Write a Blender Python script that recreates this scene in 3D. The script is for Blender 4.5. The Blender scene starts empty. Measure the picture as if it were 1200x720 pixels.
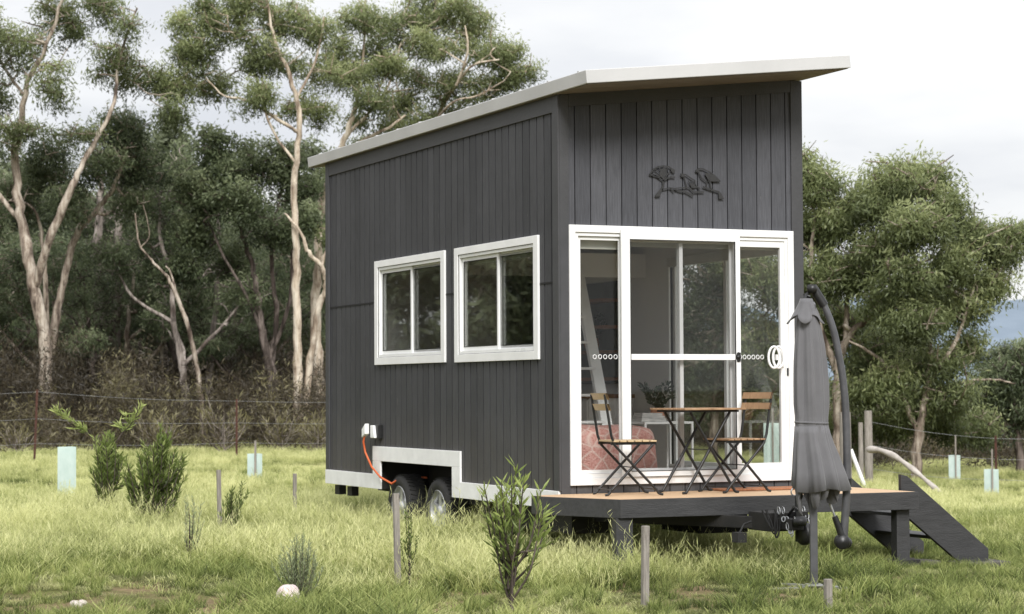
import bpy, math, random
import numpy as np
from mathutils import Vector, Matrix
random.seed(7)
RNG = np.random.default_rng(11)
C = bpy.context.scene.collection
R_ = math.radians
PI = math.pi

# ------------------------------------------------------------------ camera frame (metres; x along the house front, y to its rear, z=0 is the deck)
CAM = np.array([-7.8212, -16.4861, 0.8731])
YAW, PITCH, ROLL, FPX = -0.4207, 0.0394, -0.0052, 2510.7
_F = np.array([-math.sin(YAW)*math.cos(PITCH), math.cos(YAW)*math.cos(PITCH), math.sin(PITCH)])
_R0 = np.array([math.cos(YAW), math.sin(YAW), 0.0]); _U0 = np.cross(_R0, _F)
_R = math.cos(ROLL)*_R0 + math.sin(ROLL)*_U0
_U = -math.sin(ROLL)*_R0 + math.cos(ROLL)*_U0
FH = np.array([-math.sin(YAW), math.cos(YAW)]); RH = np.array([math.cos(YAW), math.sin(YAW)])
GZ = -0.62

def sstep(a, b, x):
    t = np.clip((x-a)/(b-a), 0, 1); return t*t*(3-2*t)
def terrain(lat, d):
    lat = np.asarray(lat, float); d = np.asarray(d, float)
    z = GZ - 0.55*sstep(3.5, 9, lat)*sstep(21, 40, d)
    z = z + 3.2*sstep(58, 120, d)*(1-sstep(0, 14, lat))
    z = z + 0.025*np.sin(lat*1.7+0.4*d) + 0.02*np.sin(lat*0.6-d*0.9+1.3) + 0.012*np.sin(lat*4.1+d*3.3)
    z = z - 9.0*sstep(70, 400, d)*sstep(0, 14, lat)
    z = z - .10*sstep(2.9, 4.2, lat)*sstep(14, 17, d)*(1-sstep(26, 34, d))
    return z
def loc2(lat, d):
    return CAM[0] + d*FH[0] + lat*RH[0], CAM[1] + d*FH[1] + lat*RH[1]
def latd(x, y):
    dx, dy = x-CAM[0], y-CAM[1]
    return dx*RH[0]+dy*RH[1], dx*FH[0]+dy*FH[1]
def gz(x, y):
    l, d = latd(x, y); return float(terrain(l, d))
def G(u, d):
    lat = (u-600)/FPX*d
    x, y = loc2(lat, d); return Vector((x, y, float(terrain(lat, d))))
def P(u, v, d):
    X = CAM + d*(_F + _R*(u-600)/FPX + _U*(360-v)/FPX); return Vector(X)

def vnoise(x, y, s, seed):
    rng = np.random.default_rng(seed); g = rng.random((256, 256)); x = x/s+100; y = y/s+100
    xi = np.floor(x).astype(int); yi = np.floor(y).astype(int); fx = x-xi; fy = y-yi; fx = fx*fx*(3-2*fx); fy = fy*fy*(3-2*fy)
    q = lambda a, b: g[a % 256, b % 256]
    return (q(xi, yi)*(1-fx)+q(xi+1, yi)*fx)*(1-fy)+(q(xi, yi+1)*(1-fx)+q(xi+1, yi+1)*fx)*fy

# ------------------------------------------------------------------ materials
def new_mat(name):
    m = bpy.data.materials.new(name); m.use_nodes = True
    nt = m.node_tree; nt.nodes.clear()
    out = nt.nodes.new('ShaderNodeOutputMaterial')
    return m, nt, out
def N(nt, t, **kw):
    n = nt.nodes.new(t)
    for k, v in kw.items():
        if k in n.inputs: n.inputs[k].default_value = v
        else: setattr(n, k, v)
    return n
def L(nt, a, b): nt.links.new(a, b)
def ramp(nt, fac, stops):
    r = nt.nodes.new('ShaderNodeValToRGB'); cr = r.color_ramp
    while len(cr.elements) < len(stops): cr.elements.new(0.5)
    for e, (p, c) in zip(cr.elements, stops):
        e.position = p; e.color = (*c, 1) if len(c) == 3 else c
    if fac is not None: L(nt, fac, r.inputs['Fac'])
    return r
def noise(nt, scale, detail=4, rough=.6, vec=None, mapscale=None, coord='Object'):
    tc = nt.nodes.new('ShaderNodeTexCoord')
    src = tc.outputs[coord]
    if mapscale:
        mp = nt.nodes.new('ShaderNodeMapping'); mp.inputs['Scale'].default_value = mapscale
        L(nt, src, mp.inputs['Vector']); src = mp.outputs['Vector']
    n = nt.nodes.new('ShaderNodeTexNoise'); n.inputs['Scale'].default_value = scale
    n.inputs['Detail'].default_value = detail; n.inputs['Roughness'].default_value = rough
    L(nt, src, n.inputs['Vector']); return n
def surf(name, c1, c2, scale=8, rough=.6, bump=.15, bscale=None, mapscale=None, metallic=0., spec=.5, dist=.01, rrange=.1, sheen=0):
    m, nt, out = new_mat(name)
    p = N(nt, 'ShaderNodeBsdfPrincipled'); p.inputs['Roughness'].default_value = rough
    p.inputs['Metallic'].default_value = metallic; p.inputs['Specular IOR Level'].default_value = spec
    if sheen: p.inputs['Sheen Weight'].default_value = sheen
    n = noise(nt, scale, 6, .62, mapscale=mapscale)
    r = ramp(nt, n.outputs['Fac'], [(.3, c1), (.7, c2)])
    L(nt, r.outputs['Color'], p.inputs['Base Color'])
    n2 = noise(nt, bscale or scale*5, 5, .65, mapscale=mapscale)
    b = N(nt, 'ShaderNodeBump'); b.inputs['Strength'].default_value = bump; b.inputs['Distance'].default_value = dist
    L(nt, n2.outputs['Fac'], b.inputs['Height']); L(nt, b.outputs['Normal'], p.inputs['Normal'])
    mr = N(nt, 'ShaderNodeMapRange'); mr.inputs['To Min'].default_value = max(0, rough-rrange); mr.inputs['To Max'].default_value = min(1, rough+rrange)
    L(nt, n.outputs['Fac'], mr.inputs['Value']); L(nt, mr.outputs['Result'], p.inputs['Roughness'])
    L(nt, p.outputs['BSDF'], out.inputs['Surface']); return m

M = {}
def cladding_mat(name, axis, base):
    # painted rough sawn boards: per-board tone from the board number, vertical grain, dust and scuffs
    m, nt, out = new_mat(name)
    p = N(nt, 'ShaderNodeBsdfPrincipled'); p.inputs['Roughness'].default_value = .62; p.inputs['Specular IOR Level'].default_value = .35
    tc = N(nt, 'ShaderNodeTexCoord'); sx = N(nt, 'ShaderNodeSeparateXYZ'); L(nt, tc.outputs['Object'], sx.inputs[0])
    dv = N(nt, 'ShaderNodeMath', operation='DIVIDE'); dv.inputs[1].default_value = .15; L(nt, sx.outputs[axis], dv.inputs[0])
    fl = N(nt, 'ShaderNodeMath', operation='FLOOR'); L(nt, dv.outputs[0], fl.inputs[0])
    wn = N(nt, 'ShaderNodeTexWhiteNoise', noise_dimensions='1D'); L(nt, fl.outputs[0], wn.inputs['W'])
    grain = noise(nt, 3, 8, .7, mapscale=(26, 26, 1.6))
    big = noise(nt, 1.1, 4, .6)
    scuff = noise(nt, 38, 3, .5, mapscale=(1, 1, .22))
    b0 = base
    r1 = ramp(nt, grain.outputs['Fac'], [(.3, tuple(c*.66 for c in b0)), (.7, tuple(c*1.3 for c in b0))])
    mx = N(nt, 'ShaderNodeMix', data_type='RGBA', blend_type='MULTIPLY'); mx.inputs['Factor'].default_value = 1
    L(nt, r1.outputs['Color'], mx.inputs[6])
    r2 = ramp(nt, wn.outputs['Value'], [(0, (.84, .84, .85)), (1, (1.16, 1.15, 1.15))]); L(nt, r2.outputs['Color'], mx.inputs[7])
    mx2 = N(nt, 'ShaderNodeMix', data_type='RGBA', blend_type='MULTIPLY'); mx2.inputs['Factor'].default_value = 1
    L(nt, mx.outputs[2], mx2.inputs[6])
    r3 = ramp(nt, big.outputs['Fac'], [(.3, (.85, .85, .85)), (.7, (1.15, 1.15, 1.15))]); L(nt, r3.outputs['Color'], mx2.inputs[7])
    mx3 = N(nt, 'ShaderNodeMix', data_type='RGBA'); mx3.inputs[7].default_value = (.2, .2, .19, 1)
    r4 = ramp(nt, scuff.outputs['Fac'], [(.70, (0, 0, 0)), (.80, (.55, .55, .55))]); L(nt, r4.outputs['Color'], mx3.inputs[0])
    L(nt, mx2.outputs[2], mx3.inputs[6])
    dz = N(nt, 'ShaderNodeMapRange'); dz.inputs['From Min'].default_value = .75; dz.inputs['From Max'].default_value = -.05; L(nt, sx.outputs['Z'], dz.inputs['Value'])
    dn = noise(nt, 5, 6, .7); dm = N(nt, 'ShaderNodeMath', operation='MULTIPLY'); L(nt, dz.outputs[0], dm.inputs[0]); L(nt, dn.outputs['Fac'], dm.inputs[1])
    dm2 = N(nt, 'ShaderNodeMath', operation='MULTIPLY'); dm2.inputs[1].default_value = .38; L(nt, dm.outputs[0], dm2.inputs[0])
    mx4 = N(nt, 'ShaderNodeMix', data_type='RGBA'); mx4.inputs[7].default_value = (.17, .145, .115, 1); L(nt, dm2.outputs[0], mx4.inputs[0]); L(nt, mx3.outputs[2], mx4.inputs[6])
    L(nt, mx4.outputs[2], p.inputs['Base Color'])
    bp = N(nt, 'ShaderNodeBump'); bp.inputs['Strength'].default_value = .5; bp.inputs['Distance'].default_value = .004
    L(nt, grain.outputs['Fac'], bp.inputs['Height']); L(nt, bp.outputs['Normal'], p.inputs['Normal'])
    L(nt, p.outputs['BSDF'], out.inputs['Surface']); return m
GREY = (.042, .042, .044)
M['clad_x'] = cladding_mat('painted_boards_front', 'X', (.068, .070, .078))  # front boards lighter than the side: how light falls is in the colour
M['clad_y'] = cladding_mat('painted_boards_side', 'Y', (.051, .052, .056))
M['darktrim'] = surf('dark_painted_trim', (.042, .0425, .045), (.060, .0605, .064), 3, .6, .3, 30, (1, 1, 1))
M['deckpaint_shaded'] = surf('shaded_deck_paint', (.024, .024, .025), (.045, .045, .046), 5, .55, .5, 28, (1, 6, 6))  # deck copy of the dark trim, its shade put into a darker colour
M['gap'] = surf('groove_shadow', (.006, .006, .006), (.01, .01, .01), 4, .9, 0)
M['white'] = surf('white_paint', (.76, .76, .75), (.84, .84, .83), 3, .45, .08, 30)
M['dullwhite'] = surf('weathered_white_paint', (.72, .72, .71), (.84, .84, .83), 5, .55, .15, 30)
M['alu'] = surf('white_aluminium', (.74, .75, .74), (.82, .82, .81), 3, .3, .02, 30)
M['roof'] = surf('pale_roof_steel', (.47, .47, .465), (.54, .54, .535), 1.5, .45, .04, 20, metallic=.0)
M['soffit'] = surf('soffit_ply', (.17, .14, .12), (.26, .215, .185), 3, .75, .2, 20, (1, 6, 1))
M['rubber'] = surf('rubber', (.012, .012, .012), (.028, .027, .025), 9, .8, .3, 60)
M['rim'] = surf('galvanised_rim', (.42, .43, .44), (.6, .6, .6), 6, .4, .05, 30, metallic=.5)
M['black'] = surf('black_metal', (.008, .008, .008), (.016, .016, .016), 12, .42, .05, 40)
M['chassis'] = surf('black_chassis', (.008, .008, .008), (.022, .02, .018), 6, .7, .2, 30)
M['galv'] = surf('galvanised_steel', (.3, .31, .32), (.5, .5, .5), 18, .4, .1, 50, metallic=.7)
M['deckwood'] = surf('deck_timber', (.50, .33, .19), (.64, .45, .28), 5, .65, .3, 30, (1.2, 14, 1))
M['slat'] = surf('slat_timber', (.22, .12, .06), (.42, .27, .15), 8, .55, .25, 30, (2, 12, 2))
M['slatpale'] = surf('pale_slat_timber', (.40, .28, .15), (.55, .42, .25), 8, .55, .25, 30, (2, 12, 2))
M['greytimber'] = surf('weathered_timber', (.17, .15, .13), (.36, .33, .29), 6, .9, .7, 40, (10, 10, .9))
M['deadwood'] = surf('bleached_branch', (.28, .25, .22), (.5, .46, .42), 6, .9, .6, 24)
M['rust'] = surf('rusty_steel', (.045, .02, .014), (.11, .045, .03), 14, .85, .4, 50)
M['guard'] = None
M['canopy'] = surf('umbrella_fabric', (.10, .099, .104), (.14, .138, .144), 3, .85, .35, 260, dist=.003, sheen=.2)
M['uframe'] = surf('umbrella_frame', (.075, .076, .08), (.11, .11, .116), 10, .38, .05, 40, metallic=.3)
M['pink'] = surf('pink_throw', (.66, .20, .17), (.88, .50, .45), 22, .95, .9, 70, dist=.03, sheen=.4)
M['coir'] = surf('coir_mat', (.28, .11, .05), (.45, .2, .1), 60, .95, .9, 200)
M['interior'] = surf('interior_lining', (.70, .69, .67), (.76, .75, .73), 2, .8, .03, 20)
M['floor_in'] = surf('interior_floor', (.12, .08, .05), (.22, .15, .1), 5, .5, .1, 20, (2, 14, 1))
M['brown'] = surf('brown_timber', (.16, .07, .035), (.26, .12, .06), 6, .6, .15, 30, (8, 1, 1))
M['splash'] = surf('dark_splashback', (.05, .055, .05), (.11, .115, .105), 9, .4, .1, 30)
M['orange'] = surf('orange_cable', (.5, .09, .025), (.62, .14, .04), 8, .5, .02)
M['terracotta'] = surf('terracotta', (.3, .13, .07), (.42, .2, .12), 12, .8, .1)
M['paper'] = surf('book_covers', (.25, .25, .25), (.6, .58, .55), 14, .7, .1, mapscale=(1, 1, 8))
M['stone'] = surf('pale_stone', (.4, .34, .3), (.66, .6, .56), 14, .8, .5, 40)
M['pinkstone'] = surf('pale_pink_stone', (.55, .38, .38), (.66, .62, .58), 6, .5, .2, 30)
M['paver'] = surf('dark_paver', (.05, .045, .042), (.1, .09, .085), 9, .9, .6, 40)
M['blind'] = surf('blind_fabric', (.55, .56, .5), (.62, .62, .57), 9, .8, .1)

def glass_mat(name, tint, refl=1.0):
    m, nt, out = new_mat(name)
    tr = N(nt, 'ShaderNodeBsdfTransparent'); tr.inputs['Color'].default_value = (*tint, 1)
    gl = N(nt, 'ShaderNodeBsdfGlossy'); gl.inputs['Roughness'].default_value = .015; gl.inputs['Color'].default_value = (.95, .97, .96, 1)
    fr = N(nt, 'ShaderNodeFresnel'); fr.inputs['IOR'].default_value = 1.55
    mu = N(nt, 'ShaderNodeMath', operation='MULTIPLY'); mu.inputs[1].default_value = refl; mu.use_clamp = True
    L(nt, fr.outputs[0], mu.inputs[0])
    mx = N(nt, 'ShaderNodeMixShader'); L(nt, mu.outputs[0], mx.inputs[0]); L(nt, tr.outputs[0], mx.inputs[1]); L(nt, gl.outputs[0], mx.inputs[2])
    L(nt, mx.outputs[0], out.inputs['Surface']); return m
M['glass'] = glass_mat('window_glass', (.95, .955, .95), .65)
M['doorglass'] = glass_mat('door_glass', (.96, .965, .96), .3)
M['tint'] = glass_mat('flyscreen_glass', (.86, .86, .86), .2)
def guard_mat():
    m, nt, out = new_mat('green_corflute')
    p = N(nt, 'ShaderNodeBsdfPrincipled'); p.inputs['Roughness'].default_value = .5
    n = noise(nt, 12, 5, .6, mapscale=(1, 1, .5))
    r = ramp(nt, n.outputs['Fac'], [(.25, (.64, .76, .72)), (.75, (.80, .88, .85))])
    L(nt, r.outputs['Color'], p.inputs['Base Color'])
    t = N(nt, 'ShaderNodeBsdfTranslucent'); L(nt, r.outputs['Color'], t.inputs['Color'])
    mx = N(nt, 'ShaderNodeMixShader'); mx.inputs[0].default_value = .45
    L(nt, p.outputs[0], mx.inputs[1]); L(nt, t.outputs[0], mx.inputs[2]); L(nt, mx.outputs[0], out.inputs['Surface']); return m
M['guard'] = guard_mat()

def leaf_mat(name, dark, mid, light, trans=.3, rough=.5, attr='tone', rand=0.0):
    m, nt, out = new_mat(name)
    at = N(nt, 'ShaderNodeAttribute', attribute_name=attr)
    fac = at.outputs['Fac']
    if rand:
        oi = N(nt, 'ShaderNodeObjectInfo'); ma = N(nt, 'ShaderNodeMath', operation='MULTIPLY_ADD')
        ma.inputs[1].default_value = rand; L(nt, oi.outputs['Random'], ma.inputs[0]); L(nt, fac, ma.inputs[2])
        sb = N(nt, 'ShaderNodeMath', operation='SUBTRACT'); sb.inputs[1].default_value = rand/2; L(nt, ma.outputs[0], sb.inputs[0])
        fac = sb.outputs[0]
    r = ramp(nt, fac, [(0, dark), (.5, mid), (1, light)])
    p = N(nt, 'ShaderNodeBsdfPrincipled'); p.inputs['Roughness'].default_value = rough; p.inputs['Specular IOR Level'].default_value = .4
    L(nt, r.outputs['Color'], p.inputs['Base Color'])
    t = N(nt, 'ShaderNodeBsdfTranslucent'); L(nt, r.outputs['Color'], t.inputs['Color'])
    mx = N(nt, 'ShaderNodeMixShader'); mx.inputs[0].default_value = trans
    L(nt, p.outputs[0], mx.inputs[1]); L(nt, t.outputs[0], mx.inputs[2]); L(nt, mx.outputs[0], out.inputs['Surface']); return m
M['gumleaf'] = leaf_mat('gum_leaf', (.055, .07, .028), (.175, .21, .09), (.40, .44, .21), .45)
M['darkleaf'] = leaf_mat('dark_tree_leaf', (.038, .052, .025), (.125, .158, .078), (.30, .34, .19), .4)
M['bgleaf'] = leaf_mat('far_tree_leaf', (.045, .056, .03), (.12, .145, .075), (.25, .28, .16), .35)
M['scrub'] = leaf_mat('scrub_leaf', (.030, .024, .015), (.080, .064, .038), (.24, .22, .11), .25)
M['shrubleaf'] = leaf_mat('shrub_leaf', (.055, .08, .02), (.17, .225, .06), (.52, .58, .22), .45)
M['sapleaf'] = leaf_mat('sapling_leaf', (.05, .07, .02), (.17, .225, .06), (.50, .58, .18), .4)
M['greyplant'] = leaf_mat('grey_green_plant', (.10, .13, .07), (.24, .29, .15), (.42, .46, .27), .4)
M['houseplant'] = leaf_mat('house_plant_leaf', (.01, .015, .01), (.03, .045, .03), (.06, .08, .05), .2)

def bark_mat(name, c1, c2, c3, scale=2.2):
    m, nt, out = new_mat(name)
    p = N(nt, 'ShaderNodeBsdfPrincipled'); p.inputs['Roughness'].default_value = .85; p.inputs['Specular IOR Level'].default_value = .2
    n = noise(nt, scale, 8, .7, mapscale=(3.2, 3.2, .45), coord='Object')
    r = ramp(nt, n.outputs['Fac'], [(.38, c1), (.48, c2), (.60, c3)])
    n3 = noise(nt, 1.3, 5, .6, mapscale=(1.5, 1.5, 1)); r3 = ramp(nt, n3.outputs['Fac'], [(.36, (.42, .38, .36)), (.52, (1, 1, 1)), (.7, (1.12, 1.12, 1.12))])
    mm = N(nt, 'ShaderNodeMix', data_type='RGBA', blend_type='MULTIPLY'); mm.inputs['Factor'].default_value = 1
    L(nt, r.outputs['Color'], mm.inputs[6]); L(nt, r3.outputs['Color'], mm.inputs[7]); L(nt, mm.outputs[2], p.inputs['Base Color'])
    n2 = noise(nt, 9, 5, .6, mapscale=(3, 3, .4))
    b = N(nt, 'ShaderNodeBump'); b.inputs['Strength'].default_value = .9; b.inputs['Distance'].default_value = .05
    L(nt, n2.outputs['Fac'], b.inputs['Height']); L(nt, b.outputs['Normal'], p.inputs['Normal'])
    L(nt, p.outputs[0], out.inputs['Surface']); return m
M['gumbark'] = bark_mat('pale_gum_bark', (.11, .085, .068), (.33, .27, .215), (.55, .49, .41))
M['palebark'] = bark_mat('cream_gum_bark', (.26, .195, .145), (.54, .45, .345), (.68, .61, .50))
M['greybark'] = bark_mat('grey_bark', (.10, .085, .075), (.24, .205, .18), (.42, .37, .33))
M['darkbark'] = bark_mat('dark_bark', (.03, .024, .02), (.08, .064, .054), (.19, .155, .135))

# ------------------------------------------------------------------ mesh helpers
class MB:
    def __init__(s): s.v = []; s.f = []; s.sm = []
    def add(s, vs, fs, smooth=False):
        k = len(s.v); s.v.extend([tuple(v) for v in vs]); s.f.extend([tuple(i+k for i in f) for f in fs]); s.sm.extend([smooth]*len(fs))
    def box(s, x0, x1, y0, y1, z0, z1):
        s.add([(x0,y0,z0),(x1,y0,z0),(x1,y1,z0),(x0,y1,z0),(x0,y0,z1),(x1,y0,z1),(x1,y1,z1),(x0,y1,z1)],
              [(0,3,2,1),(4,5,6,7),(0,1,5,4),(1,2,6,5),(2,3,7,6),(3,0,4,7)])
    def bar(s, a, b, w, h, up=(0,0,1)):
        a = Vector(a); b = Vector(b); t = (b-a).normalized(); up = Vector(up)
        if abs(t.dot(up)) > .98: up = Vector((1,0,0))
        sd = t.cross(up).normalized(); u2 = sd.cross(t).normalized()
        vs = []
        for q in (a, b):
            for i, j in ((-1,-1),(1,-1),(1,1),(-1,1)): vs.append(q + sd*(i*w/2) + u2*(j*h/2))
        s.add(vs, [(0,1,2,3),(7,6,5,4),(0,4,5,1),(1,5,6,2),(2,6,7,3),(3,7,4,0)])
    def prism(s, pts, off):  # pts 3D polygon, off vector
        n = len(pts); off = Vector(off); vs = [Vector(p) for p in pts] + [Vector(p)+off for p in pts]
        s.add(vs, [tuple(range(n))[::-1], tuple(range(n, 2*n))] + [(i, (i+1) % n, (i+1) % n+n, i+n) for i in range(n)])
    def tube(s, pts, rad, n=8, caps=True, smooth=True):
        pts = [Vector(p) for p in pts]; k = len(pts)
        if not hasattr(rad, '__len__'): rad = [rad]*k
        t0 = (pts[1]-pts[0]).normalized()
        up = Vector((0,0,1)) if abs(t0.z) < .9 else Vector((1,0,0))
        sd = t0.cross(up).normalized(); vs = []
        for i, p in enumerate(pts):
            t = (pts[min(i+1, k-1)]-pts[max(i-1, 0)])
            if t.length < 1e-9: t = t0
            t = t.normalized(); sd = (sd - t*sd.dot(t))
            sd = sd.normalized() if sd.length > 1e-6 else t.orthogonal().normalized()
            b = t.cross(sd)
            for j in range(n):
                a = 2*PI*j/n; vs.append(p + (sd*math.cos(a)+b*math.sin(a))*rad[i])
        fs = [(i*n+j, i*n+(j+1) % n, (i+1)*n+(j+1) % n, (i+1)*n+j) for i in range(k-1) for j in range(n)]
        s.add(vs, fs, smooth)
        if caps: s.add([vs[j] for j in range(n)], [tuple(range(n))[::-1]]); s.add([vs[(k-1)*n+j] for j in range(n)], [tuple(range(n))])
    def lathe(s, prof, c=(0,0,0), axis='z', n=24):
        vs = []
        for r, h in prof:
            for j in range(n):
                a = 2*PI*j/n; x, y = r*math.cos(a), r*math.sin(a)
                vs.append((c[0]+x, c[1]+y, c[2]+h) if axis == 'z' else ((c[0]+h, c[1]+x, c[2]+y) if axis == 'x' else (c[0]+x, c[1]+h, c[2]+y)))
        k = len(prof)
        s.add(vs, [(i*n+j, i*n+(j+1) % n, (i+1)*n+(j+1) % n, (i+1)*n+j) for i in range(k-1) for j in range(n)], True)
    def build(s, name, mat, parent=None, bevel=0, smooth=None):
        me = bpy.data.meshes.new(name); me.from_pydata([tuple(v) for v in s.v], [], s.f); me.update()
        if smooth is None: me.polygons.foreach_set('use_smooth', s.sm)
        else: me.polygons.foreach_set('use_smooth', [smooth]*len(s.f))
        me.materials.append(mat)
        o = bpy.data.objects.new(name, me); C.objects.link(o)
        if parent is not None:
            o.parent = parent
            if parent.type == 'EMPTY' and 'lx' in parent: pass
        if bevel:
            b = o.modifiers.new('bevel', 'BEVEL'); b.width = bevel; b.segments = 2; b.limit_method = 'ANGLE'
        return o

def fix_normals(o):
    import bmesh
    bm = bmesh.new(); bm.from_mesh(o.data); bmesh.ops.recalc_face_normals(bm, faces=bm.faces); bm.to_mesh(o.data); bm.free()

def fast_mesh(name, V, F, mat, parent=None, tone=None, smooth=False):
    """V n x 3, F m x 4 (quads)"""
    me = bpy.data.meshes.new(name)
    me.vertices.add(len(V)); me.vertices.foreach_set('co', np.asarray(V, np.float32).ravel())
    k = F.shape[1]
    me.loops.add(F.size); me.loops.foreach_set('vertex_index', F.astype(np.int32).ravel())
    me.polygons.add(len(F)); me.polygons.foreach_set('loop_start', np.arange(0, F.size, k, dtype=np.int32))
    me.polygons.foreach_set('loop_total', np.full(len(F), k, np.int32))
    if smooth: me.polygons.foreach_set('use_smooth', np.ones(len(F), bool))
    if tone is not None:
        a = me.attributes.new('tone', 'FLOAT', 'POINT'); a.data.foreach_set('value', np.asarray(tone, np.float32))
    me.update(calc_edges=True); me.materials.append(mat)
    o = bpy.data.objects.new(name, me); C.objects.link(o)
    if parent is not None: o.parent = parent
    return o
def empty(name, loc=(0,0,0), rz=0):
    o = bpy.data.objects.new(name, None); C.objects.link(o); o.location = loc; o.rotation_euler = (0,0,rz); o.empty_display_size = .2
    return o
def tag(o, label, cat, group=None, kind=None):
    o['label'] = label; o['category'] = cat
    if group: o['group'] = group
    if kind: o['kind'] = kind
    return o
def struct(o): o['kind'] = 'structure'; return o
def copy_tree(o, parent=None):
    c = o.copy(); C.objects.link(c)
    if parent is not None: c.parent = parent
    for ch in list(o.children): copy_tree(ch, c)
    return c

# ------------------------------------------------------------------ camera, world, sun
cam = bpy.data.cameras.new('camera'); co = bpy.data.objects.new('camera', cam); C.objects.link(co)
cam.sensor_width = 36; cam.lens = FPX/1200*36; cam.clip_end = 9000; cam.clip_start = .1
mw = Matrix(((_R[0], _U[0], -_F[0], CAM[0]), (_R[1], _U[1], -_F[1], CAM[1]), (_R[2], _U[2], -_F[2], CAM[2]), (0,0,0,1)))
co.matrix_world = mw
cam.dof.use_dof = True; cam.dof.focus_distance = 17.6; cam.dof.aperture_fstop = 4.5
bpy.context.scene.camera = co
sc = bpy.context.scene
sc.view_settings.view_transform = 'Standard'; sc.view_settings.look = 'None'; sc.view_settings.exposure = 0
sc.cycles.max_bounces = 8; sc.cycles.transparent_max_bounces = 16; sc.cycles.use_denoising = True

SUN_EL, SUN_AZ = R_(36), math.atan2(-.96, -.26)   # direction towards the sun, from the front left
w = bpy.data.worlds.new('World'); sc.world = w; w.use_nodes = True
nt = w.node_tree; nt.nodes.clear()
wo = nt.nodes.new('ShaderNodeOutputWorld'); bg = nt.nodes.new('ShaderNodeBackground')
sky = nt.nodes.new('ShaderNodeTexSky'); sky.sky_type = 'NISHITA'; sky.sun_disc = False; sky.sun_elevation = SUN_EL
sky.sun_rotation = math.atan2(math.cos(SUN_AZ), math.sin(SUN_AZ)) % (2*PI)
# overcast: a cloud layer lies over nearly all of the clear sky; brighter towards the zenith
tc = N(nt, 'ShaderNodeTexCoord'); sp = N(nt, 'ShaderNodeSeparateXYZ'); L(nt, tc.outputs['Generated'], sp.inputs[0])
mp = N(nt, 'ShaderNodeMapping'); mp.inputs['Scale'].default_value = (1, 1, 3.2); L(nt, tc.outputs['Generated'], mp.inputs['Vector'])
cn = N(nt, 'ShaderNodeTexNoise'); cn.inputs['Scale'].default_value = 3.1; cn.inputs['Detail'].default_value = 6; cn.inputs['Roughness'].default_value = .5
L(nt, mp.outputs[0], cn.inputs['Vector'])
cr = ramp(nt, cn.outputs['Fac'], [(.36, (7.6, 7.8, 8.3)), (.46, (9.3, 9.4, 9.6)), (.56, (10.6, 10.6, 10.6))])
er = ramp(nt, sp.outputs['Z'], [(0, (1, 1, 1)), (.25, (1.06, 1.06, 1.06)), (.5, (1.3, 1.3, 1.3)), (1, (1.75, 1.75, 1.8))])
for s_ in er.color_ramp.elements: pass
ml = N(nt, 'ShaderNodeMix', data_type='RGBA', blend_type='MULTIPLY'); ml.inputs['Factor'].default_value = 1
L(nt, cr.outputs['Color'], ml.inputs[6]); L(nt, er.outputs['Color'], ml.inputs[7])
mx = N(nt, 'ShaderNodeMix', data_type='RGBA'); mx.inputs[0].default_value = .93
L(nt, sky.outputs[0], mx.inputs[6]); L(nt, ml.outputs[2], mx.inputs[7])
L(nt, mx.outputs[2], bg.inputs['Color']); bg.inputs['Strength'].default_value = .1
L(nt, bg.outputs[0], wo.inputs['Surface'])
sd = bpy.data.lights.new('sun', 'SUN'); so = bpy.data.objects.new('sun', sd); C.objects.link(so)
sd.energy = 3.7; sd.angle = R_(20); sd.color = (1, .982, .96)
to = Vector((math.cos(SUN_AZ)*math.cos(SUN_EL), math.sin(SUN_AZ)*math.cos(SUN_EL), math.sin(SUN_EL)))
so.rotation_euler = to.to_track_quat('Z', 'Y').to_euler(); so.location = (0, -10, 20)

# ------------------------------------------------------------------ ground
def ground():
    ds = np.concatenate([np.arange(4, 60, .45), np.geomspace(60, 5500, 60)])
    ls = np.concatenate([-np.geomspace(16, 5000, 36)[::-1], np.arange(-15.5, 15.6, .45), np.geomspace(16, 5000, 36)])
    ds = np.concatenate([[-3000, -200, -20], ds])
    D, Lg = np.meshgrid(ds, ls, indexing='ij')
    Z = terrain(Lg, np.maximum(D, 0)); X, Y = loc2(Lg, D)
    V = np.stack([X, Y, Z], -1).reshape(-1, 3)
    a, b = D.shape; i, j = np.meshgrid(np.arange(a-1), np.arange(b-1), indexing='ij')
    k = (i*b+j).ravel(); F = np.stack([k, k+1, k+b+1, k+b], -1)
    m, nt, out = new_mat('soil_and_turf')
    p = N(nt, 'ShaderNodeBsdfPrincipled'); p.inputs['Roughness'].default_value = .95; p.inputs['Specular IOR Level'].default_value = .1
    n1 = noise(nt, .9, 6, .62); n2 = noise(nt, 14, 6, .7)
    r1 = ramp(nt, n1.outputs['Fac'], [(.36, (.27, .19, .13)), (.47, (.2, .165, .09)), (.62, (.12, .135, .045))])
    r2 = ramp(nt, n2.outputs['Fac'], [(.3, (.6, .6, .6)), (.7, (1.35, 1.3, 1.2))])
    mm = N(nt, 'ShaderNodeMix', data_type='RGBA', blend_type='MULTIPLY'); mm.inputs['Factor'].default_value = 1
    L(nt, r1.outputs['Color'], mm.inputs[6]); L(nt, r2.outputs['Color'], mm.inputs[7]); L(nt, mm.outputs[2], p.inputs['Base Color'])
    n3 = noise(nt, 30, 6, .7); b_ = N(nt, 'ShaderNodeBump'); b_.inputs['Strength'].default_value = .8; b_.inputs['Distance'].default_value = .03
    L(nt, n3.outputs['Fac'], b_.inputs['Height']); L(nt, b_.outputs['Normal'], p.inputs['Normal']); L(nt, p.outputs[0], out.inputs['Surface'])
    struct(fast_mesh('ground', V, F[:, ::-1], m, smooth=True))
ground()
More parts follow.
